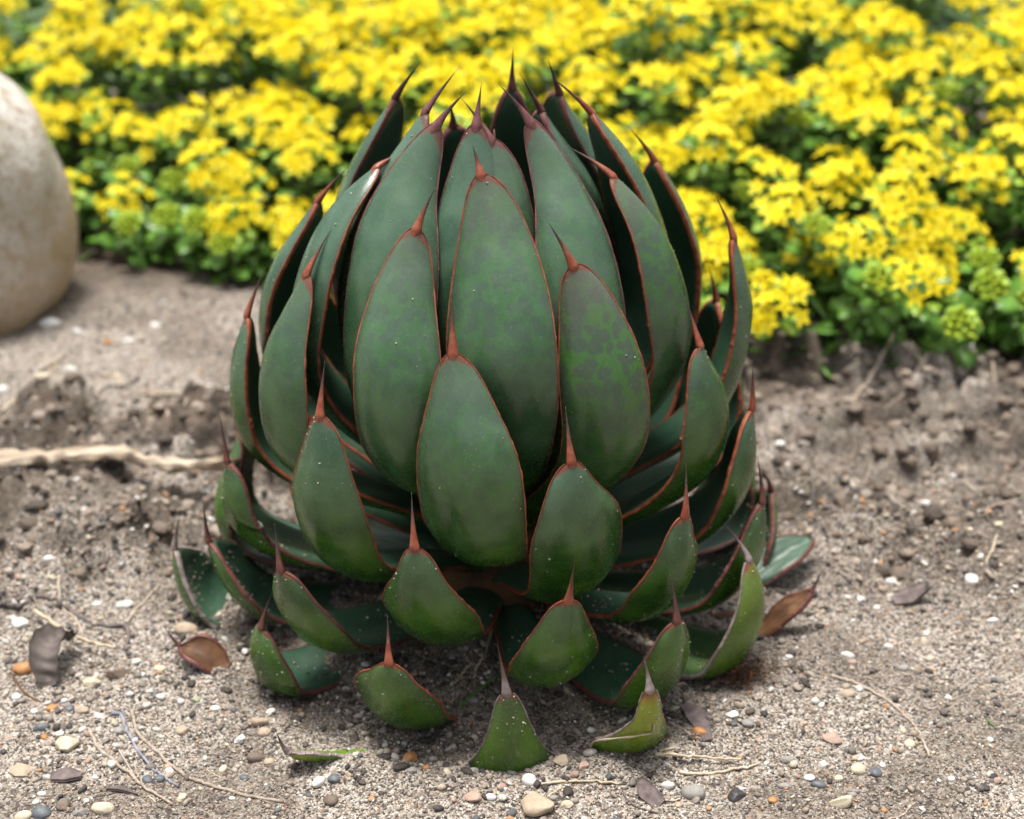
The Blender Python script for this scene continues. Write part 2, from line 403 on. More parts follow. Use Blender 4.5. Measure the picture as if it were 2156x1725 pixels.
# ------------------------------------------------------------------ the agave
# one row per leaf: azimuth, then the midrib in the leaf's own upright plane (radius, height):
# base, base slope, belly, blade end, spine tip; half width; sideways leans; roll; curl; base width; tip fullness; bulge
LEAF_KEYS = ['phi', 'r0', 'z0', 'e0', 'r1', 'z1', 'r2', 'z2', 'r3', 'z3', 'W', 'b2', 'b3', 'roll', 'curl', 'w0', 'pw', 'm']
LEAVES = {
 1: (0.0051, 0.025, 0.071, 0.9774, 0.1403, 0.2404, 0.0822, 0.3408, 0.0747, 0.3568, 0.0332, -0.0078, -0.0124, 0.2639, 1, 0.5826, 2.2439, 1.0061),
 2: (-0.4013, 0.0258, 0.0687, 0.9492, 0.1554, 0.216, 0.1064, 0.3119, 0.0954, 0.3352, 0.0274, -0.0037, 0.0041, -0.1151, 0.9973, 0.6075, 2.4604, 1.1784),
 3: (-0.1061, 0.0314, 0.0528, 0.7531, 0.1769, 0.1704, 0.1517, 0.2558, 0.1369, 0.2887, 0.0331, -0.0068, -0.0086, 0.2219, 0.9786, 0.5161, 2.0125, 1.257),
 4: (0.487, 0.0278, 0.0632, 0.8813, 0.1504, 0.2079, 0.1158, 0.2925, 0.1028, 0.3178, 0.0269, -0.0077, -0.0182, 0.2703, 0.9908, 0.546, 2.3408, 1.0502),
 5: (0.3381, 0.0372, 0.0365, 0.5521, 0.1723, 0.1227, 0.1789, 0.1982, 0.1642, 0.227, 0.031, -0.0144, -0.0135, -0.1536, 0.9594, 0.54, 2.0014, 1.2455),
 6: (-0.6455, 0.0358, 0.0404, 0.5998, 0.176, 0.1273, 0.1734, 0.2118, 0.1607, 0.2416, 0.03, 0.0025, -0.0023, -0.0406, 0.9639, 0.6275, 1.8344, 1.1902),
 7: (-1.0465, 0.0296, 0.0581, 0.8179, 0.1662, 0.1878, 0.1349, 0.2743, 0.1144, 0.299, 0.0316, 0.0036, 0.0006, 0.016, 0.9848, 0.6164, 1.5928, 1.2018),
 8: (-1.5696, 0.0349, 0.0431, 0.6334, 0.1778, 0.1521, 0.1638, 0.2215, 0.1497, 0.2521, 0.031, 0.0061, -0.0023, -0.0018, 0.9672, 0.5802, 1.6149, 1.0904),
 9: (-1.2097, 0.025, 0.071, 0.9774, 0.1362, 0.246, 0.0785, 0.3301, 0.0581, 0.3356, 0.0325, 0.0021, -0.0018, 0.2116, 1, 0.6311, 1.5572, 1.1836),
 10: (-1.8328, 0.0281, 0.0622, 0.8684, 0.1633, 0.2037, 0.121, 0.2888, 0.0985, 0.3132, 0.0329, 0.0021, -0.0045, 0.1135, 0.9896, 0.6082, 1.7714, 1.1806),
 11: (-0.6213, 0.025, 0.071, 0.9774, 0.1202, 0.2611, 0.0601, 0.3612, 0.0467, 0.3815, 0.0311, 0.0008, 0.0142, -0.1566, 1, 0.554, 1.9956, 1.3953),
 12: (-1.2134, 0.025, 0.071, 0.9774, 0.1005, 0.2746, 0.0463, 0.3611, 0.0241, 0.3866, 0.0345, 0.0007, 0.003, 0.1361, 1, 0.5991, 1.7297, 1.0942),
 13: (-2.172, 0.025, 0.071, 0.9774, 0.1306, 0.257, 0.0789, 0.3546, 0.0585, 0.3797, 0.0346, 0.0005, -0.0029, -0.0919, 1, 0.6111, 1.9493, 1.1069),
 14: (-0.1821, 0.025, 0.071, 0.9774, 0.1003, 0.2569, 0.0557, 0.3628, 0.0449, 0.3864, 0.0334, -0.0003, 0.0014, 0.0489, 1, 0.6047, 1.4504, 1.1747),
 15: (0.5309, 0.025, 0.071, 0.9774, 0.1212, 0.2552, 0.0552, 0.3639, 0.0437, 0.3862, 0.0302, -0.0064, -0.022, 0.0246, 1, 0.6101, 1.5827, 1.209),
 16: (1.2142, 0.025, 0.071, 0.9774, 0.1303, 0.242, 0.0807, 0.3255, 0.0488, 0.3417, 0.032, -0.0055, -0.0067, -0.0671, 1, 0.5739, 1.584, 1.1351),
 17: (2.9719, 0.025, 0.071, 0.9774, 0.1341, 0.2532, 0.0725, 0.3528, 0.0647, 0.3834, 0.0329, 0.0008, -0.0011, -0.0033, 1, 0.5761, 1.3944, 1.1427),
 18: (2.2934, 0.025, 0.071, 0.9774, 0.0884, 0.2823, 0.0409, 0.3506, 0.0257, 0.3757, 0.0356, 0, 0.0049, 0.1944, 1, 0.5628, 2.0768, 1.1338),
 19: (2.4032, 0.025, 0.071, 0.9774, 0.1155, 0.2926, 0.0629, 0.3571, 0.047, 0.3821, 0.0359, -0.0009, -0.0032, 0.3455, 1, 0.61, 2.1507, 1.1339),
 20: (1.7268, 0.025, 0.071, 0.9774, 0.1097, 0.2724, 0.0624, 0.3545, 0.0358, 0.3767, 0.0344, -0.0033, 0.0035, -0.2692, 1, 0.578, 1.9458, 1.1633),
 21: (2.0952, 0.0262, 0.0677, 0.937, 0.154, 0.2208, 0.1211, 0.3084, 0.1017, 0.3321, 0.0343, -0.0042, -0.0002, -0.1197, 0.9961, 0.5335, 2.1397, 1.1312),
 22: (1.574, 0.0295, 0.0581, 0.8188, 0.1644, 0.179, 0.155, 0.2746, 0.1404, 0.3027, 0.028, -0.0043, 0.0015, 0.0301, 0.9849, 0.6235, 1.7825, 1.238),
 23: (2.0509, 0.0371, 0.0366, 0.5533, 0.191, 0.11, 0.1768, 0.1985, 0.1669, 0.226, 0.0362, 0.0004, -0.0013, -0.0609, 0.9595, 0.6017, 2.0252, 1.0986),
 24: (1.15, 0.0345, 0.044, 0.6444, 0.1607, 0.1744, 0.1448, 0.2246, 0.1298, 0.2522, 0.0319, -0.0063, 0.0018, 0.0512, 0.9682, 0.527, 1.5069, 1.0712),
 25: (1.3237, 0.0398, 0.0289, 0.4591, 0.1724, 0.112, 0.1738, 0.1715, 0.1703, 0.2042, 0.0345, -0.002, 0.0013, -0.0995, 0.9505, 0.6088, 1.8841, 1.1062),
 26: (2.0156, 0.0464, 0.0105, 0.2314, 0.2051, 0.0356, 0.1966, 0.1063, 0.1922, 0.1349, 0.0342, 0.0008, -0.0001, -0.0257, 0.9288, 0.6152, 1.9964, 1.1019),
 27: (0.6954, 0.0421, 0.0224, 0.3792, 0.1749, 0.0844, 0.1876, 0.1486, 0.1781, 0.1784, 0.0264, -0.006, 0.0014, 0.0028, 0.9429, 0.4385, 1.4053, 1.1564),
 28: (1.158, 0.0448, 0.0149, 0.2859, 0.1851, 0.0669, 0.1905, 0.1219, 0.1828, 0.152, 0.033, -0.0037, -0.0001, -0.0495, 0.934, 0.6275, 1.5683, 1.1195),
 29: (1.8469, 0.0511, -0.0029, 0.0672, 0.2043, 0.0085, 0.2096, 0.0592, 0.1961, 0.0815, 0.0321, 0.001, -0.004, -0.0383, 0.9131, 0.6026, 2.0285, 1.1138),
 30: (0.9964, 0.0473, 0.0078, 0.1988, 0.1979, 0.0297, 0.1948, 0.097, 0.1777, 0.1159, 0.0301, -0.0031, -0.0038, -0.1053, 0.9257, 0.6016, 1.5222, 1.2023),
 31: (0.5942, 0.048, 0.006, 0.1761, 0.1928, 0.0323, 0.2049, 0.0905, 0.1941, 0.1178, 0.0282, -0.0046, -0.0035, -0.157, 0.9235, 0.6364, 1.7642, 1.0634),
 32: (0.2197, 0.0452, 0.0138, 0.2728, 0.1843, 0.0564, 0.2005, 0.1182, 0.2009, 0.1462, 0.0272, 0.0007, 0.0035, -0.0518, 0.9327, 0.4908, 1.5, 1.0435),
 33: (-0.2387, 0.042, 0.023, 0.3856, 0.1782, 0.085, 0.195, 0.1505, 0.1815, 0.1801, 0.0307, 0.0008, -0.0039, 0.0716, 0.9435, 0.5476, 1.1393, 1.063),
 34: (-0.3289, 0.0491, -0.03, 0.1355, 0.1944, 0.0318, 0.2096, 0.0788, 0.1978, 0.105, 0.029, 0.0064, 0.0021, 0.04, 0.9196, 0.6496, 1.35, 1.0402),
 35: (0.06, 0.14, -0.04, 0.2, 0.197, -0.008, 0.203, 0.059, 0.198, 0.09, 0.03, -0.004, -0.009, -0.05, 0.85, 0.8, 0.8, 1),
 36: (0.4279, 0.0502, -0.03, 0.0967, 0.2111, 0.0097, 0.2304, 0.0677, 0.2201, 0.0853, 0.0239, -0.0038, -0.0033, 0.1257, 0.9159, 0.5263, 0.6704, 1.1731),
 37: (-0.7362, 0.0456, 0.0125, 0.2571, 0.1842, 0.0605, 0.2002, 0.1137, 0.1932, 0.1404, 0.0315, 0.0067, -0.0033, 0.0687, 0.9312, 0.5888, 1.8561, 1.0856),
 38: (-0.9045, 0.0514, -0.0038, 0.0558, 0.195, 0.0198, 0.1942, 0.056, 0.1857, 0.0794, 0.0279, 0.0061, 0.0091, 0.0676, 0.912, 0.5979, 1.7745, 1.0557),
 39: (-1.3581, 0.0497, 0.001, 0.115, 0.1871, 0.0333, 0.1986, 0.0729, 0.1989, 0.104, 0.032, 0.0021, -0.0011, 0.0273, 0.9176, 0.5996, 1.9161, 1.1134),
 40: (-1.4883, 0.0514, -0.0037, 0.0565, 0.2174, 0.0145, 0.2231, 0.0562, 0.2161, 0.0817, 0.0309, 0.005, 0.0015, 0.0872, 0.9121, 0.5836, 1.976, 1.0588),
 41: (-1.3682, 0.0437, 0.0179, 0.3237, 0.1856, 0.0964, 0.1825, 0.1327, 0.1837, 0.165, 0.034, 0.0077, -0.0026, -0.1337, 0.9376, 0.5984, 1.8973, 1.0548),
 42: (-1.6865, 0.0442, 0.0166, 0.3074, 0.1998, 0.0605, 0.1812, 0.128, 0.1863, 0.159, 0.0347, 0.0004, -0.0018, -0.0315, 0.936, 0.5997, 2.018, 1.1004),
 47: (-0.0362, 0.025, 0.071, 0.9774, 0.1008, 0.2516, 0.0553, 0.3536, 0.0449, 0.3763, 0.0334, 0.0002, -0.0173, -0.1129, 1, 0.5711, 1.5411, 1.0765),
 48: (-2.7788, 0.025, 0.071, 0.9774, 0.1276, 0.2238, 0.0843, 0.3264, 0.0642, 0.3466, 0.0362, -0.001, 0.007, -0.0298, 1, 0.598, 1.9991, 1.0982),
}
def midrib(p, n):
    P = [np.array([p['r0'], 0, p['z0']]), np.array([p['r1'], 0, p['z1']]), np.array([p['r2'], p['b2'], p['z2']]), np.array([p['r3'], p['b3'], p['z3']])]
    Ls = [np.linalg.norm(P[i + 1] - P[i]) for i in range(3)]
    u = lambda v: v / np.linalg.norm(v)
    T = [np.array([math.cos(p['e0']), 0, math.sin(p['e0'])]), u((P[1] - P[0]) / Ls[0] * Ls[1] + (P[2] - P[1]) / Ls[1] * Ls[0]), None, None]
    T[2] = u((P[2] - P[1]) / Ls[1] * .35 + (P[3] - P[2]) / Ls[2] * .65)
    T[3] = u(1.5 * (P[3] - P[2]) / Ls[2] - .5 * T[2])
    out = []; ss = []; m = p.get('m', 1.1)
    T0 = T
    for i in range(3):
        T = [v * (m if i < 2 else 1.) for v in T0]
        for k in range(n[i]):
            t = k / n[i]; h = t * t * (3 - 2 * t)
            if i == 1: t = 1 - (1 - t) ** 1.25; h = t * t * (3 - 2 * t)
            out.append(P[i] * (1 - h) + P[i + 1] * h + (t ** 3 - 2 * t * t + t) * T[i] * Ls[i] + (t ** 3 - t * t) * T[i + 1] * Ls[i]); ss.append(i + t)
    out.append(P[3]); ss.append(3.0)
    return np.array(out), np.array(ss)
def leaf_width(s, p):
    W = p['W']; wt = p.get('wt', .0031)
    a = np.clip(s, 0, 1); b = np.clip(s - 1, 0, 1)
    w = np.where(s <= 1, W * (p['w0'] + (1 - p['w0']) * np.sin(a * math.pi / 2) ** 1.3), W * np.clip(1 - b ** p['pw'], 0, 1) ** .75)
    t = np.clip((s - 1.55) / .45, 0, 1)
    return w + wt * t * t * (3 - 2 * t) * np.clip(1.25 - w / W, .3, 1)

BLOTCH = {1: .50, 2: .45, 4: 1., 16: .8, 3: .35, 15: .30, 20: .25, 24: .35, 7: .35, 47: .35, 22: .3, 11: .15}
SURF = {}        # leaf number -> outer surface samples, for the grains that stick to it
def build_leaf(num, p, root, edge, tone=.5, yellow=0., origin=(0, 0, 0), mat=None, spine=True, thick=.0075, teeth=1.0, name='leaf', top=False):
    d = np.array([math.sin(p['phi']), -math.cos(p['phi']), 0]); Bw = np.array([math.cos(p['phi']), math.sin(p['phi']), 0])
    tow = lambda A: A[..., 0:1] * d + A[..., 1:2] * Bw + A[..., 2:3] * np.array([0, 0, 1.]) + np.array(origin)
    tov = lambda A: A[..., 0:1] * d + A[..., 1:2] * Bw + A[..., 2:3] * np.array([0, 0, 1.])
    Mr, s = midrib(p, (18, 30, 14))
    T = np.gradient(Mr, axis=0); T /= np.linalg.norm(T, axis=1)[:, None]
    nb = int(np.sum(s <= 2.0001)); sb = s[:nb]
    Bl = np.tile(np.array([0, 1., 0]), (len(s), 1)); Bl -= T * np.sum(T * Bl, 1)[:, None]; Bl /= np.linalg.norm(Bl, axis=1)[:, None]
    N = -np.cross(T, Bl)
    rl = p['roll'] + p.get('twist', 0) * (s - 1); c_, s_ = np.cos(rl)[:, None], np.sin(rl)[:, None]
    Bl, N = Bl * c_ + N * s_, N * c_ - Bl * s_
    w = leaf_width(sb, p); al = p['curl'] * np.interp(sb, [0, 1, 2], [.55, 1., 1.05])
    us = np.sin(np.linspace(-1, 1, 15) * math.pi / 2)
    seed = num * 17 + 3
    wob = 1 + .018 * (vnoise(sb * 3.2 + seed, 0 * sb, 11) - .5)
    X = np.sin(us[None] * al[:, None]) / np.sin(al)[:, None] * (w * wob)[:, None]
    Yn = -(1 - np.cos(us[None] * al[:, None])) / np.sin(al)[:, None] * w[:, None]
    # faint keel and pressed print lines on the outer face
    Yn = Yn + (.0007 * np.exp(-(us / .10) ** 2)[None] + .0009 * (vnoise(us[None] * 3 + seed, sb[:, None] * 4, 12) - .5)) * np.clip((2.0 - sb) * 3, 0, 1)[:, None]
    Nu = N[:nb, None] * np.cos(us[None] * al[:, None])[..., None] + Bl[:nb, None] * np.sin(us[None] * al[:, None])[..., None]
    S = Mr[:nb, None] + X[..., None] * Bl[:nb, None] + Yn[..., None] * N[:nb, None]
    th = thick * np.interp(sb, [0, .8, 1.7, 2], [1.4, 1.0, .7, .5])[:, None] * np.sqrt(np.clip(1 - us ** 2, 0, 1))[None] + .0022
    th = np.minimum(th, .75 * w[:, None] + .0005)
    I = S - Nu * th[..., None]
    So, Io, No = tow(S), tow(I), tov(Nu)
    nu = len(us); Vv = np.concatenate([So.reshape(-1, 3), Io.reshape(-1, 3)]); k = nb * nu
    q = [grid_faces(nb, nu), grid_faces(nb, nu, k)[:, ::-1]]
    i = np.arange(nb - 1)
    e1 = np.stack([i * nu, (i + 1) * nu, k + (i + 1) * nu, k + i * nu], 1); e2 = np.stack([i * nu + nu - 1, k + i * nu + nu - 1, k + (i + 1) * nu + nu - 1, (i + 1) * nu + nu - 1], 1)
    j = np.arange(nu - 1); m = (nb - 1) * nu
    e3 = np.stack([m + j, m + j + 1, k + m + j + 1, k + m + j], 1)[:, ::-1]
    e4 = np.stack([j, j + 1, k + j + 1, k + j], 1)
    q = np.concatenate(q + [e1, e2, e3, e4])
    z = np.zeros(nb * nu); ls = np.repeat(sb, nu); lu = np.tile(us, nb)
    at = {'leaf_s': np.tile(ls, 2), 'leaf_u': np.tile(lu, 2), 'inner': np.concatenate([z, z + 1]), 'tone': np.full(2 * k, tone), 'yellow': np.full(2 * k, yellow), 'blotch': np.full(2 * k, BLOTCH.get(num, 0.)), 'rnd': np.full(2 * k, _h(np.array([num]), np.array([5]), 3)[0])}
    blade = link(name, mesh_np('leaf_blade', Vv, q, True, at), mat or M['agave'], root)
    SURF[num] = (So, No, sb, Io)
    em = M[edge]
    # margins: a rounded horny rim with small blunt teeth along both edges
    for side in (0, nu - 1):
        Ce = (S[:, side] + I[:, side]) / 2
        out = Bl[:nb] * (1 if side else -1) * np.cos(al)[:, None] - N[:nb] * np.sin(al)[:, None]
        nn = Nu[:, side]
        # finer steps along the edge for the teeth
        f = 3; ti = np.linspace(0, nb - 1, (nb - 1) * f + 1)
        ip = lambda A: np.stack([np.interp(ti, np.arange(nb), A[:, c]) for c in range(3)], 1)
        Ce, out, nn = ip(Ce), ip(out), ip(nn); se = np.interp(ti, np.arange(nb), sb)
        keep = se > .15
        Ce, out, nn, se = Ce[keep], out[keep], nn[keep], se[keep]; n = len(se)
        tooth = np.maximum(0, vnoise(np.arange(n) * .55 + seed, np.full(n, side * 1.), 13) - .62) * 2.6 * teeth * sstep(1.95, 1.5, se)
        tooth = tooth * (.4 + .6 * sstep(1.5, .9, se))
        a = np.linspace(0, 2 * math.pi, 8, endpoint=False)
        sc = np.interp(se, [0, 1, 1.75, 2], [.75, 1, 1.1, 1.25]) * (.9 + .25 * vnoise(np.arange(n) * .2, np.full(n, seed * 1.), 14))
        wd = .00055 * sc + .0006 * tooth; hd = .0016 * sc
        off = .0002 + .0005 * tooth
        Vm = Ce[:, None] + out[:, None] * (off[:, None] + wd[:, None] * np.cos(a))[..., None] + nn[:, None] * (hd[:, None] * np.sin(a))[..., None]
        Vm = tow(Vm).reshape(-1, 3)
        link('margin', mesh_np('leaf_margin', Vm, grid_faces(n, 8, 0, True), True, {'leaf_s': np.repeat(se, 8)}), em, blade)
    if spine:
        st = np.concatenate([np.array([1.965, 1.98, 1.99]), s[nb - 1:]])
        Ms = np.stack([np.interp(st, s, Mr[:, c]) for c in range(3)], 1)
        Ns = np.stack([np.interp(st, s, N[:, c]) for c in range(3)], 1); Bs = np.stack([np.interp(st, s, Bl[:, c]) for c in range(3)], 1)
        t = np.clip(st - 2, 0, 1)
        r0 = p.get('wt', .0031) + .0003
        ra = np.where(st < 2, np.interp(st, [1.965, 1.98, 1.99, 2], [.0014, .0026, .0032, r0]), r0 * (.40 * (1 - t) ** 4 + .60 * (1 - t)))
        rb = np.where(st < 2, np.interp(st, [1.965, 1.98, 1.99, 2], [.0010, .0016, .0022, .0026]), .0026 * (.35 * (1 - t) ** 3 + .65 * (1 - t)))
        ofs = np.interp(st, [1.965, 2.0, 2.1, 3], [-.0008, -.0013, -.0010, 0])
        ra[-1] = rb[-1] = .00012
        a = np.linspace(0, 2 * math.pi, 12, endpoint=False)
        Vs = Ms[:, None] + (Ns * ofs[:, None])[:, None] + Bs[:, None] * (ra[:, None] * np.cos(a))[..., None] + Ns[:, None] * (rb[:, None] * np.sin(a))[..., None]
        nS = len(st)
        Vs = np.concatenate([tow(Vs).reshape(-1, 3), tow(Ms[-1:])])
        j = np.arange(12); kk = (nS - 1) * 12
        cap = np.stack([kk + j, kk + (j + 1) % 12, np.full(12, nS * 12)], 1)
        link('spine', mesh_np('leaf_spine', Vs, [grid_faces(nS, 12, 0, True), cap], True, {'leaf_s': np.concatenate([np.repeat(st, 12), [3.]])}), em, blade)
    return blade

agave = link('agave_plant', None); agave.empty_display_size = .05
tag(agave, 'large blue-green agave rosette with red-edged spiny incurved leaves growing in sand', 'agave')
UPPER = {9, 10, 11, 12, 13, 14, 15, 16, 17, 18, 19, 20, 21, 47, 48}
for num, row in LEAVES.items():
    p = dict(zip(LEAF_KEYS, row))
    if num not in (34, 35, 36): p['z0'] = max(p['z0'], .004)
    tone = float(np.clip((p['z2'] - .08) / .26, 0, 1))
    yellow = {36: .85, 30: .28, 35: .06, 31: .04}.get(num, 0.)
    if num in (11, 12, 14, 15, 17, 18, 47, 48): edge = 'plum_edge'
    elif num in (13, 19, 26, 28, 29, 31, 37, 38, 39, 41, 42): edge = 'dark_edge'
    elif num in (30, 35, 36, 40): edge = 'grey_edge'
    else: edge = 'red_edge'
    b = build_leaf(num, p, agave, edge, tone, yellow)
    if num == 36: b['label'] = 'yellow-green basal leaf with brown-tipped spine'
# leaves on the far side of the rosette, out of the photograph's sight
fill = []
for k in range(5): fill.append((math.radians(150 + 20 * k + random.uniform(-6, 6)), .19, .03 + .01 * (k % 2), .195, .09, .19, .12, .032))
for k in range(5): fill.append((math.radians(140 + 23 * k + random.uniform(-6, 6)), .178, .12, .172, .20, .162, .23, .035))
for k in range(4): fill.append((math.radians(150 + 22 * k + random.uniform(-6, 6)), .155, .19, .122, .285, .102, .312, .034))
for k in range(0): fill.append((math.radians(-60 + 72 * k), .062, .27, .032, .335, .016, .36, .026))
for i, (ph, r1, z1, r2, z2, r3, z3, W) in enumerate(fill):
    hb = min(1, max(0, (z2 - .02) / .3))
    p = dict(phi=ph, r0=.055 - .03 * hb, z0=.004 + .06 * hb, e0=math.radians(-4 + 60 * hb), r1=r1, z1=z1, r2=r2, z2=z2, r3=r3, z3=z3, W=W, b2=0, b3=random.uniform(-.006, .006), roll=random.uniform(-.1, .1), curl=1., w0=.58, pw=2.1)
    build_leaf(100 + i, p, agave, 'plum_edge' if i > 13 else 'red_edge', float(np.clip((z2 - .08) / .26, 0, 1)))
# the closed bud in the middle and the short stem
Cb = np.array([(.0, .0, z) for z in np.linspace(.05, .345, 26)]); tb = np.linspace(0, 1, 26)
Rb = .030 * np.clip(1 - tb, 0, 1) ** .55 * (1 - .0 * tb) * np.interp(tb, [0, .3, .75, 1], [.9, 1, .75, .1]) + .0004
V_, F_ = tube(Cb, Rb, 10)
link('bud', mesh_np('bud', V_, F_, True, {'leaf_s': np.concatenate([np.repeat(tb * 2.2, 10), [0, 2.2]])}), M['dark_edge'], agave)
V_, F_ = tube(np.array([(0, 0, z) for z in np.linspace(-.03, .10, 8)]), np.linspace(.058, .034, 8), 16, .1)
link('stem', mesh_np('stem', V_, F_), M['dry_leaf'], agave)
# leaves that differ from the rest
def special(num, px_base, zb, phi, pts, W, edge, **k):
    g = ground_at(*px_base, zb)
    p = dict(phi=math.radians(phi), r0=0, z0=-.004, e0=math.radians(k.pop('e0', 0)), r1=pts[0], z1=pts[1], r2=pts[2], z2=pts[3], r3=pts[4], z3=pts[5], W=W, b2=k.pop('b2', 0.), b3=k.pop('b3', 0.), roll=k.pop('roll', 0.), curl=k.pop('curl', .9), w0=k.pop('w0', .6), pw=k.pop('pw', 2.1), wt=k.pop('wt', .0016))
    return build_leaf(num, p, k.pop('root', agave), edge, origin=(g[0], g[1], zb + max(0., float(ground_h(g[0], g[1])))), **k)
b = special(44, (772, 1592), 0, -66, (.032, .001, .050, .012, .056, .030), .0085, 'grey_edge', yellow=.9, thick=.004, roll=-.5, wt=.0016)
b['label'] = 'half-buried yellow-green leaf with brown spine'
b = special(46, (1560, 1235), .004, 118, (.035, .010, .062, .018, .068, .020), .014, 'dark_edge', tone=0., wt=.0012, spine=False, pw=1.7, thick=.004, roll=-.35)
b['label'] = 'pale green leaf with its tip broken off'
b = special(45, (1585, 1335), .004, 100, (.024, .014, .040, .028, .046, .044), .008, 'dark_edge', mat=M['dry_leaf'], thick=.002, roll=-.5, curl=.7)
b['label'] = 'dry brown leaf with dark spine'
d43 = link('dried_leaf', None); g = ground_at(478, 1425); d43.empty_display_size = .01
tag(d43, 'small curled brown dry leaf lying on sand left of the agave', 'dry leaf')
special(43, (482, 1424), 0, -104, (.018, .006, .034, .012, .044, .027), .012, 'dark_edge', mat=M['dry_leaf'], thick=.0016, roll=.35, curl=1.1, root=d43, name='blade', teeth=.2)

# ------------------------------------------------------------------ boulder
Vb, Fb = ICO[4]
Vb = Vb.copy()
Vb = np.sign(Vb) * np.abs(Vb) ** .88
n3 = sum(a * (np.sin(Vb @ k * f + ph)) for a, f, k, ph in [(.05, 2.1, np.array([1, .4, .2]), .5), (.04, 3.0, np.array([-.3, 1, .6]), 1.7), (.02, 6., np.array([.6, -.5, 1]), .3), (.012, 11., np.array([.9, .7, -.4]), 2.)])
Vb = Vb * (1 + n3)[:, None] * np.array([.142, .135, .162])
boulder = link('boulder', mesh_np('boulder', Vb + np.array([0, 0, .105]), Fb), M['boulder'], None, (-.584, .58, -.012))
tag(boulder, 'large rounded pale boulder standing beside the yellow flower bed', 'boulder')

# ------------------------------------------------------------------ sedum bed: shoots with yellow star flowers
def front_edge(x): return np.interp(x, [-.9, -.62, -.45, -.3, -.1, .15, .35, .55, .9], [.90, .87, .75, .66, .53, .44, .42, .45, .50])
def mound(x, y):
    dpt = y - front_edge(x)
    h = .065 + .135 * sstep(-.02, .34, dpt) + .03 * sstep(.3, .6, dpt)
    return h * (1 - .25 * sstep(.45, .8, x) * sstep(.3, .5, dpt)) + .06 * (vnoise(x * 9, y * 9, 31) - .5)

def petal_flower(seed, n=5, R=.0092, cup=.35):
    rg = np.random.default_rng(seed); V = []; Fc = []
    for k in range(n):
        a = 2 * math.pi * k / n + rg.uniform(-.12, .12); L = R * rg.uniform(.9, 1.1); w = R * .25
        d = np.array([math.cos(a), math.sin(a), 0]); q = np.array([-math.sin(a), math.cos(a), 0]); z = np.array([0, 0, 1.])
        up = rg.uniform(.7, 1.3) * cup
        rows = [(.08, .35, 0), (.35, 1., .10), (.65, .80, .30), (1., .05, .42)]
        b0 = len(V)
        for (t, ww, h) in rows:
            c = d * L * t + z * (h * up * L)
            V += [c - q * w * ww + z * .0006, c - z * .0003, c + q * w * ww + z * .0006]
        for r in range(3):
            i = b0 + r * 3
            Fc += [(i, i + 1, i + 4, i + 3), (i + 1, i + 2, i + 5, i + 4)]
    for k in range(7):                                    # stamens
        a = 2 * math.pi * k / 7 + rg.uniform(-.2, .2); c = np.array([math.cos(a), math.sin(a), 0]) * R * .22
        t = c * 1.7 + np.array([0, 0, R * .55]); e = np.array([-math.sin(a), math.cos(a), 0]) * .0004
        b0 = len(V); V += [c - e, c + e, t + e * 1.6, t - e * 1.6]; Fc.append((b0, b0 + 1, b0 + 2, b0 + 3))
    return np.array(V), np.array(Fc)
def sedum_leaf(L=.026, w=.0085, bend=.25, notch=True):
    ts = [0, .18, .42, .66, .84, 1.]; ws = [.16, .32, .70, 1.0, .86, .22]
    V = []; Fc = []
    for i, (t, q) in enumerate(zip(ts, ws)):
        z = bend * L * (t - t * t * .9); x = L * t
        tz = .0012
        k = 1 + (.09 if (i % 2 == 0 and notch) else -.04)
        V += [(x, -w * q * k, z + .0014 * q), (x, 0, z), (x, w * q * k, z + .0014 * q), (x, 0, z - tz * (1 - t))]
    for i in range(5):
        a = i * 4
        Fc += [(a, a + 4, a + 5, a + 1), (a + 1, a + 5, a + 6, a + 2), (a, a + 3, a + 7, a + 4), (a + 2, a + 6, a + 7, a + 3)]
    return np.array(V), np.array(Fc)
def bud_mesh(seed):
    V, Fc = ICO[1]; V = V.copy(); V[:, 2] *= 1.5; V *= .0026
    top = V[:, 2] > .003; V[top, :2] *= .5
    return V + np.array([0, 0, .003]), Fc

FLOWERS = [mesh_np('sedum_flower', *petal_flower(50 + k, 5, R, c), smooth=True) for k, (R, c) in enumerate([(.0112, .25), (.0104, .45), (.0110, .12), (.0088, .8)])]
for m in FLOWERS: m.materials.append(M['petal'])
LEAFM = []
for L, w, bd in [(.028, .0088, .30), (.024, .0092, .10), (.020, .0078, .45), (.032, .0095, -.05)]:
    m = mesh_np('sedum_leaf', *sedum_leaf(L, w, bd)); m.materials.append(M['sedum_leaf']); LEAFM.append(m)
m = mesh_np('sedum_fresh_leaf', *sedum_leaf(.015, .0055, .5)); m.materials.append(M['sedum_fresh']); FRESH = m
m = mesh_np('sedum_bud', *bud_mesh(1)); m.materials.append(M['bud']); BUD = m

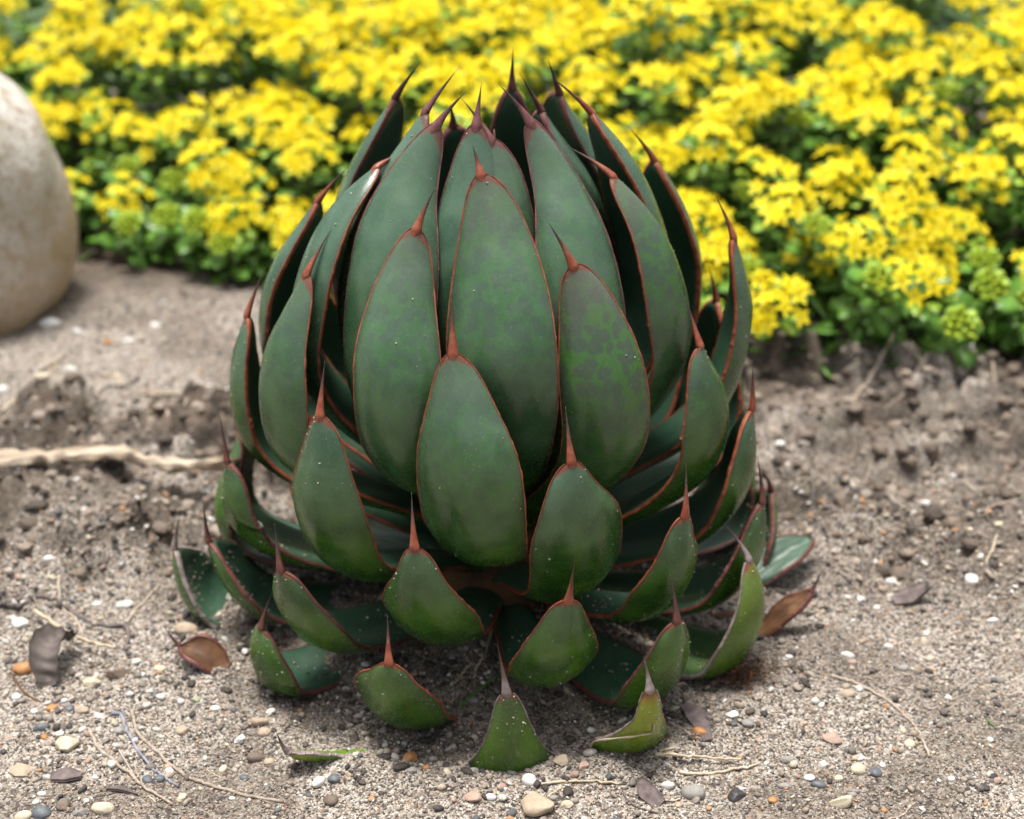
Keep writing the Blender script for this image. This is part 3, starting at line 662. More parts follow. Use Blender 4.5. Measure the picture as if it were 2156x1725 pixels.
def rot_to(n, spin):
    q = Vector(n).normalized().to_track_quat('Z', 'Y'); return (q.to_matrix() @ Matrix.Rotation(spin, 3, 'Z')).to_4x4()
def shoot_layout(seed, kind):
    """list of (name, mesh, 4x4 matrix) in the shoot's own space, top of stem at z = 0"""
    rg = random.Random(seed); out = []
    if kind == 'flower':
        n = rg.randint(13, 19); R = rg.uniform(.025, .037)
        for k in range(n):
            a = k * 2.39996 + rg.uniform(-.25, .25); r = R * math.sqrt((k + .4) / n) * rg.uniform(.9, 1.1)
            z = .020 - 13 * r * r + rg.uniform(-.009, .009)
            nrm = (math.cos(a) * r * 30 + rg.uniform(-.3, .3), math.sin(a) * r * 30 + rg.uniform(-.3, .3), 1.)
            me = FLOWERS[rg.choice([0, 0, 1, 1, 2, 2, 3])]
            out.append(('flower', me, Matrix.Translation((r * math.cos(a), r * math.sin(a), z)) @ rot_to(nrm, rg.uniform(0, 6.3)) @ Matrix.Scale(rg.uniform(.9, 1.12), 4)))
        for k in range(7):
            a = k * 2.39996 + .9
            out.append(('leaf', FRESH, Matrix.Translation((0, 0, -.007)) @ Matrix.Rotation(a, 4, 'Z') @ Matrix.Translation((.014, 0, 0)) @ Matrix.Rotation(-rg.uniform(-.2, .5), 4, 'Y') @ Matrix.Scale(1.35, 4)))
    elif kind == 'bud':
        for k in range(16):
            a = k * 2.39996; r = .014 * math.sqrt((k + .3) / 16)
            out.append(('bud', BUD, Matrix.Translation((r * math.cos(a), r * math.sin(a), .008 - 12 * r * r)) @ rot_to((math.cos(a) * r * 25, math.sin(a) * r * 25, 1), a)))
        for k in range(8):
            a = k * 2.39996 + .5
            out.append(('leaf', FRESH, Matrix.Translation((0, 0, .002)) @ Matrix.Rotation(a, 4, 'Z') @ Matrix.Translation((.004, 0, 0)) @ Matrix.Rotation(-rg.uniform(.2, .7), 4, 'Y')))
    nl = 11 if kind == 'flower' else 13
    for k in range(nl):
        a = k * 2.39996 + rg.uniform(-.3, .3); z = -.004 - .006 * k; tilt = rg.uniform(-.25, .45) - .02 * k
        out.append(('leaf', LEAFM[rg.randint(0, 3)], Matrix.Translation((0, 0, z)) @ Matrix.Rotation(a, 4, 'Z') @ Matrix.Translation((.0016, 0, 0)) @ Matrix.Rotation(-tilt, 4, 'Y') @ Matrix.Scale(rg.uniform(.85, 1.2), 4)))
    return out
def mesh_arrays(me):
    v = np.empty(len(me.vertices) * 3, np.float32); me.vertices.foreach_get('co', v)
    return v.reshape(-1, 3), [tuple(p.vertices) for p in me.polygons]
_cache = {}
def joined(layout, names):
    V = []; T3 = []; T4 = []; off = 0
    for nm, me, mx in layout:
        if nm not in names: continue
        if me.name not in _cache: _cache[me.name] = mesh_arrays(me)
        v, f = _cache[me.name]; A = np.array(mx)
        V.append(v @ A[:3, :3].T + A[:3, 3])
        for t in f: (T3 if len(t) == 3 else T4).append([i + off for i in t])
        off += len(v)
    Fs = [np.array(x) for x in (T4, T3) if x]
    return mesh_np('shoot_part', np.concatenate(V), Fs)
def stem_mesh(h):
    C = resample([(0, 0, -h - .01), (.004, .003, -h * .5), (0, 0, .004)], 6)
    return mesh_np('shoot_stem', *tube(C, np.linspace(.0022, .0016, 6), 5))
PROTO = {'flower': [shoot_layout(200 + k, 'flower') for k in range(7)], 'bud': [shoot_layout(300 + k, 'bud') for k in range(3)]}
JOIN = {}
for kd in PROTO:
    for i, lay in enumerate(PROTO[kd]):
        head = joined(lay, ('flower',) if kd == 'flower' else ('bud',)); head.materials.append(M['petal'] if kd == 'flower' else M['bud'])
        fol = joined([l for l in lay if l[1] is not FRESH], ('leaf',)); fol.materials.append(M['sedum_leaf'])
        fr = joined([l for l in lay if l[1] is FRESH], ('leaf',)); fr.materials.append(M['sedum_fresh'])
        JOIN[kd, i] = (head, fol, fr)
STEMS = {}
def stem_for(h):
    k = max(3, round(h / .02))
    if k not in STEMS: STEMS[k] = stem_mesh(k * .02); STEMS[k].materials.append(M['stem'])
    return STEMS[k]
pts = []
rg = random.Random(11)
step = .0545
yy = .40; row = 0
while yy < 1.40:
    xx = -.80 + (row % 2) * step / 2
    while xx < .84:
        x, y = xx + rg.uniform(-.02, .02), yy + rg.uniform(-.02, .02); xx += step
        fe = float(front_edge(x))
        lim = (y + 1.046) * .33 + .05
        if y < fe or abs(x - .011) > lim or y > 1.38: continue
        if (x + .572) ** 2 / .17 ** 2 + (y - .585) ** 2 / .17 ** 2 < 1: continue
        # hidden behind the agave's body: nothing of these shows
        if abs(x) < .10 * (1 + .5 * (y)) and y < .62: continue
        if x > .52 and y > 1.08: continue
        pts.append((x, y))
    yy += step * .88; row += 1
pts.sort(key=lambda q: q[1])
print('shoots', len(pts))
rest = pts[300:]; pts = pts[:300]
for i, (x, y) in enumerate(pts):
    dpt = y - float(front_edge(x))
    kind = 'bud' if rg.random() < (.52 if dpt < .10 else (.26 if dpt < .25 else .14)) else 'flower'
    pi = rg.randrange(len(PROTO[kind]))
    top = max(.05, float(mound(x, y)) + rg.uniform(-.025, .02) - (.03 if kind == 'bud' and dpt > .1 else 0))
    lean = .20 + .45 * (1 - sstep(.0, .22, dpt)) + rg.uniform(-.15, .2)
    g = float(ground_h(x, y))
    root = link('sedum_shoot', None, loc=(x, y, g)); root.empty_display_size = .01
    root.rotation_euler = (lean, rg.uniform(-.12, .12), rg.uniform(-.5, .5)) if False else (lean, rg.uniform(-.15, .15), 0)
    zone = 'beside the pale boulder' if x < -.33 and dpt < .22 else ('at the bed edge over bare soil' if dpt < .09 else ('directly behind the agave' if abs(x) < .17 and dpt < .45 else ('at the lawn side of the bed' if y > 1.05 else ('amid the bed on the boulder side' if x < 0 else 'amid the bed away from the boulder'))))
    if kind == 'flower': tag(root, 'sedum shoot with a yellow star flower cluster ' + zone, 'flower', 'yellow sedum shoots ' + zone)
    else: tag(root, 'leafy sedum shoot with unopened yellow-green buds ' + zone, 'flower', 'sedum shoots in bud ' + zone)
    spin = Matrix.Rotation(rg.uniform(0, 6.28), 4, 'Z'); sc = rg.uniform(.9, 1.12)
    base = Matrix.Translation((0, 0, top)) @ spin @ Matrix.Scale(sc, 4)
    sm = stem_for(top); o = link('stem', sm, None, root); o.matrix_local = Matrix.Translation((0, 0, top))
    if dpt < .30 and i < 190:
        for nm, me, mx in PROTO[kind][pi]:
            o = link(nm, me, None, root); o.matrix_local = base @ mx
    else:
        hd, fo, fr = JOIN[kind, pi]
        o = link('flower_head', hd, None, root); o.matrix_local = base
        o = link('foliage', fo, None, root); o.matrix_local = base
        o = link('bracts', fr, None, root); o.matrix_local = base
# shoots past the 300 nearest, far back in the bed: one mesh of heads, one of leaves
for part, nm, mt, lab in ((0, 'far_sedum_flowers', 'petal', 'mass of yellow sedum flowers far back by the lawn'), (1, 'far_sedum_leaves', 'sedum_leaf', 'green leaves under the far sedum flowers by the lawn')):
    lay = []; rq = random.Random(77)
    for (x, y) in rest:
        me = JOIN['flower', rq.randrange(7)][part]
        lay.append(('p', me, Matrix.Translation((x, y, float(mound(x, y)) + rq.uniform(-.025, .02))) @ Matrix.Rotation(rq.uniform(0, .35), 4, 'X') @ Matrix.Rotation(rq.uniform(0, 6.28), 4, 'Z')))
    if lay: tag(link(nm, joined(lay, ('p',)), M[mt]), lab, 'flowers' if part == 0 else 'foliage', kind='stuff')
# the dense lower foliage nobody could count
V = []; Fq = []; off = 0; lv = [_cache[m.name] for m in LEAFM]; lvF = [np.array(f) for _, f in lv]
rg2 = np.random.default_rng(5)
for _ in range(9000):
    y = rg2.uniform(.40, 1.35); x = rg2.uniform(-.85, .85); fe = float(front_edge(x))
    if y < fe - .015 or (x + .572) ** 2 / .155 ** 2 + (y - .585) ** 2 / .155 ** 2 < 1 or (x > .55 and y > 1.1): continue
    k = rg2.integers(0, 4); hm = float(mound(x, y)); z = rg2.uniform(.02, 1) * (hm - .02) * min(1, .35 + (y - fe + .015) * 6)
    A = np.array((Matrix.Rotation(rg2.uniform(0, 6.28), 3, 'Z') @ Matrix.Rotation(rg2.uniform(-.8, .35), 3, 'Y') @ Matrix.Rotation(rg2.uniform(-.5, .5), 3, 'X')))
    V.append(lv[k][0] * rg2.uniform(.8, 1.25) @ A.T + np.array([x, y, z])); Fq.append(lvF[k] + off); off += len(lv[k][0])
o = link('sedum_foliage', mesh_np('sedum_foliage', np.concatenate(V), np.concatenate(Fq)), M['sedum_leaf'])
tag(o, 'dense mat of green sedum leaves under the yellow flowers', 'foliage', kind='stuff')
# grass of the lawn behind the bed
V = []; Fq = []
for i in range(9000):
    x, y = rg2.uniform(-.2, 1.6), rg2.uniform(1.46, 2.6); h = rg2.uniform(.02, .045); a = rg2.uniform(0, 6.28); w = .0016
    dx, dy = math.cos(a), math.sin(a); b = len(V)
    V += [(x - dy * w, y + dx * w, .01), (x + dy * w, y - dx * w, .01), (x + dx * h * .4, y + dy * h * .4, .012 + h)]; Fq.append((b, b + 1, b + 2))
tag(link('lawn_grass', mesh_np('lawn_grass', V, np.array(Fq)), M['lawn']), 'short green grass of the lawn behind the flower bed', 'grass', kind='stuff')

# ------------------------------------------------------------------ pebbles
PAL = {
 'white': ((.62, .60, .56), (.74, .73, .70)), 'cream': ((.52, .44, .31), (.64, .56, .42)), 'tan': ((.36, .28, .20), (.47, .38, .28)),
 'grey': ((.24, .22, .20), (.34, .32, .295)), 'slate': ((.085, .095, .105), (.15, .165, .18)), 'orange': ((.38, .17, .055), (.50, .25, .10)),
 'pink': ((.38, .25, .19), (.47, .34, .27)), 'brown': ((.13, .095, .075), (.21, .16, .125)), 'green': ((.30, .33, .20), (.42, .44, .29)), 'dark': ((.035, .033, .035), (.07, .066, .066))}
PM = {k: pebble_material(k + '_pebble', a, b, rough=.45 if k in ('slate', 'orange', 'dark') else .66, amt=.2 if k in ('white', 'slate') else .4) for k, (a, b) in PAL.items()}
def stone_shape(seed, ax, level=3, angular=0.0, rough=.05):
    rs = np.random.default_rng(seed); V, Fc = ICO[level]; V = V.copy()
    for _ in range(4):
        k = rs.normal(size=3); V *= (1 + rough * np.sin(V @ k * rs.uniform(1.0, 2.2) + rs.uniform(0, 6)))[:, None]
    for _ in range(int(3 + angular * 9)):
        n = rs.normal(size=3); n /= np.linalg.norm(n); dcut = rs.uniform(.62, .85) if angular > .4 else rs.uniform(.82, .97)
        e = V @ n - dcut; V -= np.where(e > 0, e * (.92 if angular > .4 else .6), 0)[:, None] * n
    if rough > .08:
        for f in (5, 9, 15):
            k = rs.normal(size=3) * f * .6; V *= (1 + .35 * rough / (f / 5) * np.sin(V @ k + rs.uniform(0, 6)))[:, None]
    return V * np.array(ax), Fc
LAB = {'white': ('small smooth white pebble lying on the sand', 'white pebbles on the sand'), 'cream': ('cream coloured pebble lying on the sand', 'cream pebbles on the sand'),
 'tan': ('dull tan pebble lying on the sand', 'tan pebbles on the sand'), 'grey': ('light grey pebble lying on the sand', 'grey pebbles on the sand'),
 'slate': ('smooth slate-blue pebble lying on the sand', 'slate-blue pebbles on the sand'), 'orange': ('orange-brown pebble lying on the sand', 'orange pebbles on the sand'),
 'pink': ('pinkish-brown pebble lying on the sand', 'pinkish pebbles on the sand'), 'brown': ('dark brown pebble lying on the sand', 'brown pebbles on the sand'),
 'green': ('greenish pebble lying on the sand', 'greenish pebbles on the sand'), 'dark': ('near-black pebble lying on the sand', 'black pebbles on the sand')}
pcount = [0]
def pebble(x, y, w, kind, asp=.75, ang=.2, rot=0., label=None, tall=.62):
    pcount[0] += 1; g = ground_at(x, y); px = px_size(x, y); a = w * px / 2
    ax = (a, a * asp, a * tall * (.8 + .2 * asp))
    V, Fc = stone_shape(1000 + pcount[0], ax, 3 if w > 22 else 2, ang, .045 if ang < .6 else .09)
    lv = 3 if w > 22 else 2
    z = float(ground_h(g[0], g[1])) + ax[2] * .26
    o = link('pebble', mesh_np('pebble', V, Fc), PM[kind], None, (g[0], g[1] + a * .15, z), (random.uniform(-.2, .2), random.uniform(-.2, .2), rot))
    gx_, gy_ = g[0], g[1]
    zone = 'in front of the agave' if abs(gx_) < .13 and gy_ < -.15 else ('near the flower bed' if gy_ > .12 else ('on the boulder side of the agave' if gx_ < 0 else 'on the side away from the boulder'))
    if label: tag(o, label, 'pebble')
    else: tag(o, LAB[kind][0].replace('lying on the sand', 'lying on sand ' + zone), 'pebble', LAB[kind][1] + ' ' + zone)
HERO = [ # x, y, width (photo px), colour, aspect, angularity, rotation
 (44, 1330, 34, 'white', .8, .1, 0), (193, 1443, 38, 'cream', .9, .9, .4), (247, 1428, 52, 'brown', .55, .8, .2),
 (35, 1476, 21, 'white', .9, .1, 0), (33, 1490, 13, 'dark', .8, .2, 0), (110, 1499, 27, 'orange', .75, .3, .3), (146, 1497, 22, 'slate', .95, .1, 0), (173, 1503, 33, 'tan', .6, .2, 0),
 (392, 1351, 50, 'tan', .6, .3, 0), (336, 1419, 27, 'cream', .65, .1, 0), (89, 1542, 34, 'slate', .6, .2, .3), (326, 1467, 20, 'slate', .7, .2, -.4),
 (415, 1482, 20, 'green', .9, .6, .3), (383, 1539, 34, 'tan', .8, .6, 0), (252, 1542, 32, 'grey', .8, .5, 0), (549, 1538, 43, 'tan', .55, .5, .2), (557, 1556, 28, 'tan', .75, .3, 0), (505, 1563, 28, 'white', .7, .9, .9),
 (454, 1500, 23, 'white', .75, .3, 0), (569, 1506, 22, 'white', .8, .3, .4), (538, 1600, 40, 'brown', .6, .3, .2), (469, 1615, 22, 'cream', .8, .1, 1.2), (567, 1607, 24, 'tan', .85, .4, 0), (514, 1636, 21, 'slate', .9, .2, 0),
 (311, 1645, 26, 'slate', .8, .2, 0), (336, 1643, 27, 'slate', .75, .3, .3), (383, 1684, 27, 'cream', .7, .2, 1.2), (216, 1707, 52, 'cream', .6, .4, 0), (47, 1717, 37, 'cream', .7, .3, .2),
 (133, 1704, 42, 'brown', .7, .9, 0), (167, 1717, 33, 'grey', .6, .7, 0), (75, 1690, 18, 'white', .6, .2, .5), (88, 1676, 19, 'white', .7, .4, 0), (202, 1642, 16, 'white', .8, .2, 0),
 (671, 1658, 38, 'white', .6, .2, 1.1), (704, 1652, 27, 'slate', .9, .1, 1.), (697, 1689, 36, 'brown', .75, .2, -.5), (864, 1613, 40, 'orange', .7, .9, 1.2), (933, 1642, 24, 'brown', .7, .2, .3), (813, 1594, 22, 'cream', .7, .3, 1.3),
 (842, 1637, 18, 'orange', .7, .1, 0), (866, 1645, 28, 'grey', .5, .6, 0), (1033, 1690, 27, 'white', .6, .1, -.3), (1182, 1627, 40, 'tan', .6, .8, -.3), (1241, 1610, 30, 'grey', .8, .3, 0),
 (1228, 1640, 28, 'pink', .8, .8, .7), (1078, 1634, 24, 'grey', .7, .6, 0), (998, 1498, 25, 'grey', .7, .3, 0), (1053, 1473, 16, 'cream', .9, .1, 0), (971, 1512, 19, 'brown', .6, .3, 0), (998, 1628, 27, 'grey', .6, .8, 0),
 (1193, 1702, 28, 'cream', .7, .6, 0), (1540, 1539, 30, 'white', .7, .5, 0), (1543, 1553, 18, 'slate', .6, .3, 0), (1470, 1570, 34, 'orange', .65, .2, -.5), (1573, 1551, 28, 'grey', .8, .3, 0),
 (1404, 1668, 30, 'white', .55, .2, -.2), (1550, 1684, 42, 'dark', .8, .6, 0), (1562, 1668, 18, 'white', .5, .7, 0), (1626, 1699, 22, 'orange', .8, .4, 0), (1428, 1702, 17, 'tan', 1., .2, 0),
 (1722, 1666, 34, 'slate', .65, .3, -.2), (1651, 1668, 28, 'grey', .6, .2, 0), (1704, 1652, 23, 'white', .75, .3, -.4), (1844, 1630, 32, 'slate', .95, .4, .5), (1807, 1625, 38, 'cream', .8, .3, .5), (1766, 1646, 22, 'cream', .8, .2, .4),
 (1858, 1616, 14, 'white', 1.2, .2, 0), (1810, 1597, 20, 'white', .75, .2, 0), (1790, 1583, 26, 'slate', .45, .4, -.3), (1752, 1566, 46, 'pink', .65, .7, 0), (1914, 1579, 25, 'cream', .9, .4, 0), (1659, 1618, 36, 'grey', .5, .3, 0), (1734, 1618, 25, 'white', .8, .8, 0),
 (1783, 1479, 32, 'tan', .7, .2, .2), (1657, 1410, 24, 'white', .55, .3, .2), (1786, 1385, 30, 'white', .5, .4, -.2), (1795, 1398, 22, 'pink', .6, .3, 0), (1878, 1222, 27, 'white', .6, .3, 0), (1813, 1260, 23, 'white', .8, .2, 0), (2045, 1234, 34, 'white', .85, .5, 0),
 (2089, 1314, 27, 'white', .45, .2, .2), (1862, 1705, 19, 'orange', .8, .5, .2), (1795, 1675, 19, 'grey', .7, .3, 0), (1774, 1702, 56, 'cream', .6, .7, .2), (1871, 1361, 22, 'white', .5, .2, 0), (1902, 1417, 26, 'grey', .7, .2, 0),
 (104, 686, 48, 'white', .55, .4, 0), (327, 690, 22, 'white', .9, .3, 0), (162, 698, 22, 'white', .8, .3, 0), (99, 876, 36, 'cream', .6, .3, .2), (227, 729, 22, 'orange', .8, .3, 0), (357, 656, 20, 'grey', .8, .2, 0), (5, 821, 26, 'white', .8, .3, 0), (150, 780, 22, 'white', .6, .3, 0),
 (270, 722, 26, 'white', .5, .2, 0), (205, 1278, 22, 'white', .6, .3, 0), (262, 1281, 40, 'white', .5, .8, .2), (110, 1232, 22, 'white', .7, .3, 0), (205, 1192, 22, 'slate', .6, .3, 0), (1950, 1055, 26, 'white', .6, .4, 0), (1735, 1015, 20, 'white', .8, .3, 0), (2010, 1000, 18, 'white', .8, .3, 0),
 (1640, 975, 22, 'white', .7, .3, 0), (1620, 640, 24, 'slate', .9, .3, 0), (1755, 1068, 16, 'grey', .8, .3, 0), (1090, 1520, 14, 'white', .8, .2, 0), (730, 1460, 16, 'white', .7, .3, 0), (1165, 1690, 20, 'grey', .8, .4, 0), (770, 1428, 18, 'white', .9, .3, 0)]
for h in HERO:
    pebble(h[0], h[1], h[2], h[3], h[4], h[5], h[6])
pebble(1127, 1704, 92, 'tan', .8, .9, 0, 'big rough grey-tan stone beside a round white pebble', .5)
pebble(1116, 1660, 31, 'white', .95, .1, 0, 'round white pebble resting against the big rough stone', .9)
pebble(995, 1692, 42, 'pink', .9, .9, .8, 'rough reddish-pink stone next to the big grey-tan stone')
pebble(1460, 1681, 54, 'grey', .72, .1, -.15, 'smooth oval grey pebble, larger than the white one beside it', .7)
pebble(142, 1580, 60, 'cream', .8, 1., .2, 'pale angular stone with flat top left of the forked twig', .7)
pebble(44, 1624, 58, 'tan', .9, .7, .4, 'flat yellowish stone beside the dark bark chip', .35)
pebble(87, 1712, 43, 'slate', .75, .4, .2, 'large blue-grey stone among cream stones')
pebble(50, 1420, 46, 'orange', .75, .4, .1, 'wrinkled terracotta-coloured stone beside the curled dead leaf')
# loose small pebbles
kinds = ['white', 'cream', 'tan', 'grey', 'slate', 'orange', 'pink', 'brown', 'dark', 'tan', 'grey', 'cream', 'white']
for _ in range(170):
    x = random.uniform(0, 2156); y = random.uniform(1080, 1720)
    if 420 < x < 1660 and y < 1530: continue
    pebble(x, y, random.choice([9, 10, 11, 12, 14, 16, 19]), random.choice(kinds), random.uniform(.55, .95), random.choice([.2, .5, .8]), random.uniform(0, 3))

# ------------------------------------------------------------------ grit: one mesh of small stones, too many to count
PC = np.array([(.66, .64, .60), (.50, .44, .34), (.38, .31, .24), (.30, .26, .22), (.22, .195, .17), (.13, .115, .105), (.05, .046, .046), (.10, .11, .12), (.42, .24, .12), (.40, .28, .22), (.32, .27, .22), (.45, .40, .34)])
PW = np.array([.08, .09, .14, .14, .12, .10, .10, .05, .04, .04, .06, .04])
def grit(n, xr, yr, rmin, rmax, level, power, seed, sink=.25, dens=None):
    rs = np.random.default_rng(seed)
    x = rs.uniform(*xr, n); y = rs.uniform(*yr, n)
    keep = np.abs(x - .011) < (y + 1.046) * .32 + .03
    if dens is not None: keep &= rs.random(n) < dens(x, y)
    x, y = x[keep], y[keep]; n = len(x)
    r = rmin * (rmax / rmin) ** (rs.random(n) ** power)
    bV, bF = ICO[level]; nv = len(bV)
    ax = np.stack([r * rs.uniform(.8, 1.3, n), r * rs.uniform(.6, 1., n), r * rs.uniform(.45, .8, n)], 1)
    V = np.repeat(bV[None], n, 0) * (1 + .32 * (rs.random((n, nv, 1)) - .5)) * ax[:, None]
    a = rs.uniform(0, 6.28, n); c, s = np.cos(a)[:, None], np.sin(a)[:, None]
    tl = rs.uniform(-.5, .5, n)[:, None]
    X0 = V[..., 0] * c - V[..., 1] * s; Y0 = V[..., 0] * s + V[..., 1] * c; Z0 = V[..., 2] + tl * X0
    z = ground_h(x, y) + ax[:, 2] * (1 - 2 * sink)
    V = np.stack([X0 + x[:, None], Y0 + y[:, None], Z0 + z[:, None]], -1).reshape(-1, 3)
    ci = rs.choice(len(PC), n, p=PW / PW.sum()); col = PC[ci] * rs.uniform(.75, 1.2, (n, 1))
    Fc = (bF[None] + (np.arange(n) * nv)[:, None, None]).reshape(-1, 3)
    return V, Fc, np.repeat(col, nv, 0)
def add_grit(name, label, sets, mat=None):
    V = []; Fc = []; C = []; off = 0
    for v, f, c in sets: V.append(v); Fc.append(f + off); C.append(c); off += len(v)
    o = link(name, mesh_np(name, np.concatenate(V), np.concatenate(Fc), True, {'col': np.concatenate(C)}), mat or M['gravel'])
    return tag(o, label, 'gravel', kind='stuff')
clump = lambda x, y: sstep(.35, .7, vnoise(x * 16, y * 16, 51)) * .8 + .2
add_grit('gravel', 'fine grit and tiny stones strewn over the sandy soil', [
    grit(34000, (-.40, .42), (-.27, .12), .00045, .0013, 0, 1.3, 61),
    grit(9500, (-.42, .44), (-.27, .20), .0011, .0032, 1, 1.9, 62, dens=clump),
    grit(9000, (-.60, .62), (.06, .62), .0010, .0036, 0, 1.6, 63, dens=clump)])

# ------------------------------------------------------------------ clods of earth on the rougher ground
rs = np.random.default_rng(71); sets = []
cl = []
for i in range(4600):
    x, y = rs.uniform(-.58, .60), rs.uniform(.02, .60)
    if clod_mask(np.array([x]), np.array([y]))[0] < rs.uniform(.1, .9) or abs(x) < .17 and y < .2: continue
    if y > float(front_edge(x)) + .03: continue
    r = .0018 * (4.4 ** rs.random() ** 1.8)
    V, Fc = ICO[2 if r > .0045 else 1]; V = V * (1 + .42 * (rs.random((len(V), 1)) - .5)) * np.array([r * rs.uniform(.8, 1.4), r, r * rs.uniform(.45, .8)])
    a = rs.uniform(0, 6.28); R2 = np.array([[math.cos(a), -math.sin(a), 0], [math.sin(a), math.cos(a), 0], [0, 0, 1]])
    V = V @ R2.T + np.array([x, y, float(ground_h(x, y)) + r * .18])
    c = np.array(random.choice([(.20, .158, .12), (.12, .092, .07), (.29, .24, .19), (.06, .046, .036), (.16, .125, .098)])) * rs.uniform(.85, 1.15)
    sets.append((V, Fc, np.tile(c, (len(V), 1))))
for i in range(900):
    a = rs.uniform(0, 6.28); q = rs.uniform(.10, .235); x, y = q * math.sin(a), -q * math.cos(a)
    if y > .12: continue
    r = .0009 * (3.6 ** rs.random() ** 2); V, Fc = ICO[1]; V = V * (1 + .5 * (rs.random((len(V), 1)) - .5)) * np.array([r * rs.uniform(1, 2.2), r, r * rs.uniform(.4, .8)])
    b = rs.uniform(0, 6.28); R2 = np.array([[math.cos(b), -math.sin(b), 0], [math.sin(b), math.cos(b), 0], [0, 0, 1]])
    sets.append((V @ R2.T + np.array([x, y, float(ground_h(x, y)) + r * .3]), Fc, np.tile(np.array(random.choice([(.045, .036, .03), (.09, .07, .055), (.03, .026, .024)])), (len(V), 1))))
add_grit('soil_clods', 'crumbly brown-grey clods of earth on the rough ground', sets)

# ------------------------------------------------------------------ twigs, straws and scraps
M['straw'] = plain('pale_straw', (.42, .34, .23), (.58, .50, .38), 180, .7, .0004)
M['twig'] = plain('grey_tan_twig', (.28, .22, .17), (.47, .40, .33), 260, .8, .0006)
M['bluetwig'] = plain('blue_grey_twig', (.17, .17, .20), (.36, .37, .44), 160, .6, .0004)
M['root'] = plain('dark_root', (.085, .068, .062), (.19, .16, .15), 140, .8, .0008)
M['wood'] = plain('weathered_wood', (.24, .175, .115), (.55, .47, .37), 70, .8, .0018, .2, 0, (.25, 1.6, 1.6))
M['deadleaf'] = plain('grey_dead_leaf', (.095, .078, .070), (.19, .16, .145), 60, .7, .001)
M['chip'] = plain('bark_chip', (.10, .078, .075), (.20, .16, .155), 130, .85, .0012)
M['grass'] = plain('green_grass_blade', (.06, .14, .03), (.10, .20, .045), 90, .45, 0, .4, .2)
def on_ground(pxs, lift):
    out = []
    L = lift if isinstance(lift, (list, tuple)) else [lift] * len(pxs)
    for (x, y), l in zip(pxs, L):
        g = ground_at(x, y, l); g[2] = float(ground_h(g[0], g[1])) + l; out.append(g)
    return np.array(out)
def stick(name, pxs, wpx, mat, label, cat='twig', group=None, lift=None, taper=.7, flat=1.0, n=None, branches=(), jit=.12):
    px = px_size(*pxs[0]); r = wpx * px / 2
    lf = lift if lift is not None else r * .8
    C = resample(on_ground(pxs, lf), n or max(10, 5 * len(pxs)))
    C[1:-1] += np.random.default_rng(int(abs(C[0, 0]) * 1e5)).normal(size=(len(C) - 2, 3)) * np.array([.4, .4, .15]) * r
    R = r * np.linspace(1, taper, len(C)) * (1 + .12 * np.sin(np.arange(len(C)) * 1.7))
    V, Fq = tube(C, R, 8, jit, flat)
    if branches:
        root = link(name, None, loc=tuple(C[0])); root.empty_display_size = .005
        o = link('stalk', mesh_np(name, V - C[0], Fq), M[mat], root)
        for bp, bw in branches:
            Cb = resample(on_ground(bp, lf), 8)
            V, Fq = tube(Cb, bw * px / 2 * np.linspace(1, .6, 8), 7, jit)
            link('side_branch', mesh_np('side_branch', V - C[0], Fq), M[mat], root)
        o = root
    else: o = link(name, mesh_np(name, V, Fq), M[mat])
    return tag(o, label, cat, group)
zA = lambda L: [(x * .3017, 1204.5 + y * .3017) for x, y in L]
zB = lambda L: [(642.4 + x * .3017, 1405 + y * .3017) for x, y in L]
zC = lambda L: [(1284.8 + x * .3017, 1204.5 + y * .3017) for x, y in L]
stick('twig', zA([(625, 1118), (668, 1200), (800, 1335), (950, 1462), (1060, 1540), (1205, 1620)]), 8, 'twig', 'pale forked twig with splintered end, beside the longest twig', branches=[(zA([(832, 1255), (890, 1350), (950, 1455)]), 5), (zA([(830, 1285), (740, 1340), (675, 1400)]), 4)])
stick('twig', zA([(918, 955), (958, 1110), (1060, 1220), (1200, 1350), (1360, 1440), (1500, 1500), (1740, 1570), (1975, 1610)]), 8.5, 'twig', 'long bent tan twig, the longest one on the sand')
t3 = stick('twig', zA([(790, 985), (845, 985), (880, 1090), (930, 1200), (1050, 1350), (1150, 1430), (1245, 1485)]), 8, 'bluetwig', 'blue-grey curved stalk with a dark knob end', branches=[(zA([(775, 985), (800, 982), (830, 985)]), 13)])
stick('straw', zA([(245, 310), (450, 420), (620, 490), (805, 540)]), 8, 'straw', 'straight pale straw crossing the curled dead leaf', 'straw', lift=.008)
stick('root', zA([(-10, 275), (150, 255), (350, 250), (500, 290), (620, 350), (750, 380), (885, 405), (885, 560)]), 10, 'root', 'dark curving root lying above the curled dead leaf', 'root')
stick('root', zA([(-10, 240), (60, 270), (150, 300), (240, 290)]), 13, 'root', 'short thick grey root end beside the dark curving root', 'root')
stick('twig', zA([(885, 360), (950, 260), (1020, 205), (1115, 145)]), 7, 'twig', 'thin pale twig next to the outermost left agave leaf')
stick('root', zA([(80, 720), (160, 840), (260, 905), (400, 930)]), 5, 'dry_leaf', 'thin reddish-brown rootlet below the terracotta stone', 'root')
stick('root', zA([(430, 160), (425, 280), (520, 340), (580, 450)]), 4, 'straw', 'hair-thin tan rootlet hanging over the dark root', 'root')
stick('twig', zC([(1540, 745), (1650, 765), (1750, 820), (1950, 930), (2060, 1010), (2120, 1090), (2165, 1180), (2220, 1330)]), 7.5, 'twig', 'thin brown arched stalk on open gravel right of the agave')
stick('straw', zC([(310, 1362), (500, 1352), (680, 1338), (912, 1335)]), 7.5, 'straw', 'straight pale straw lying in front of the yellow-green agave leaf', 'straw', lift=.004)
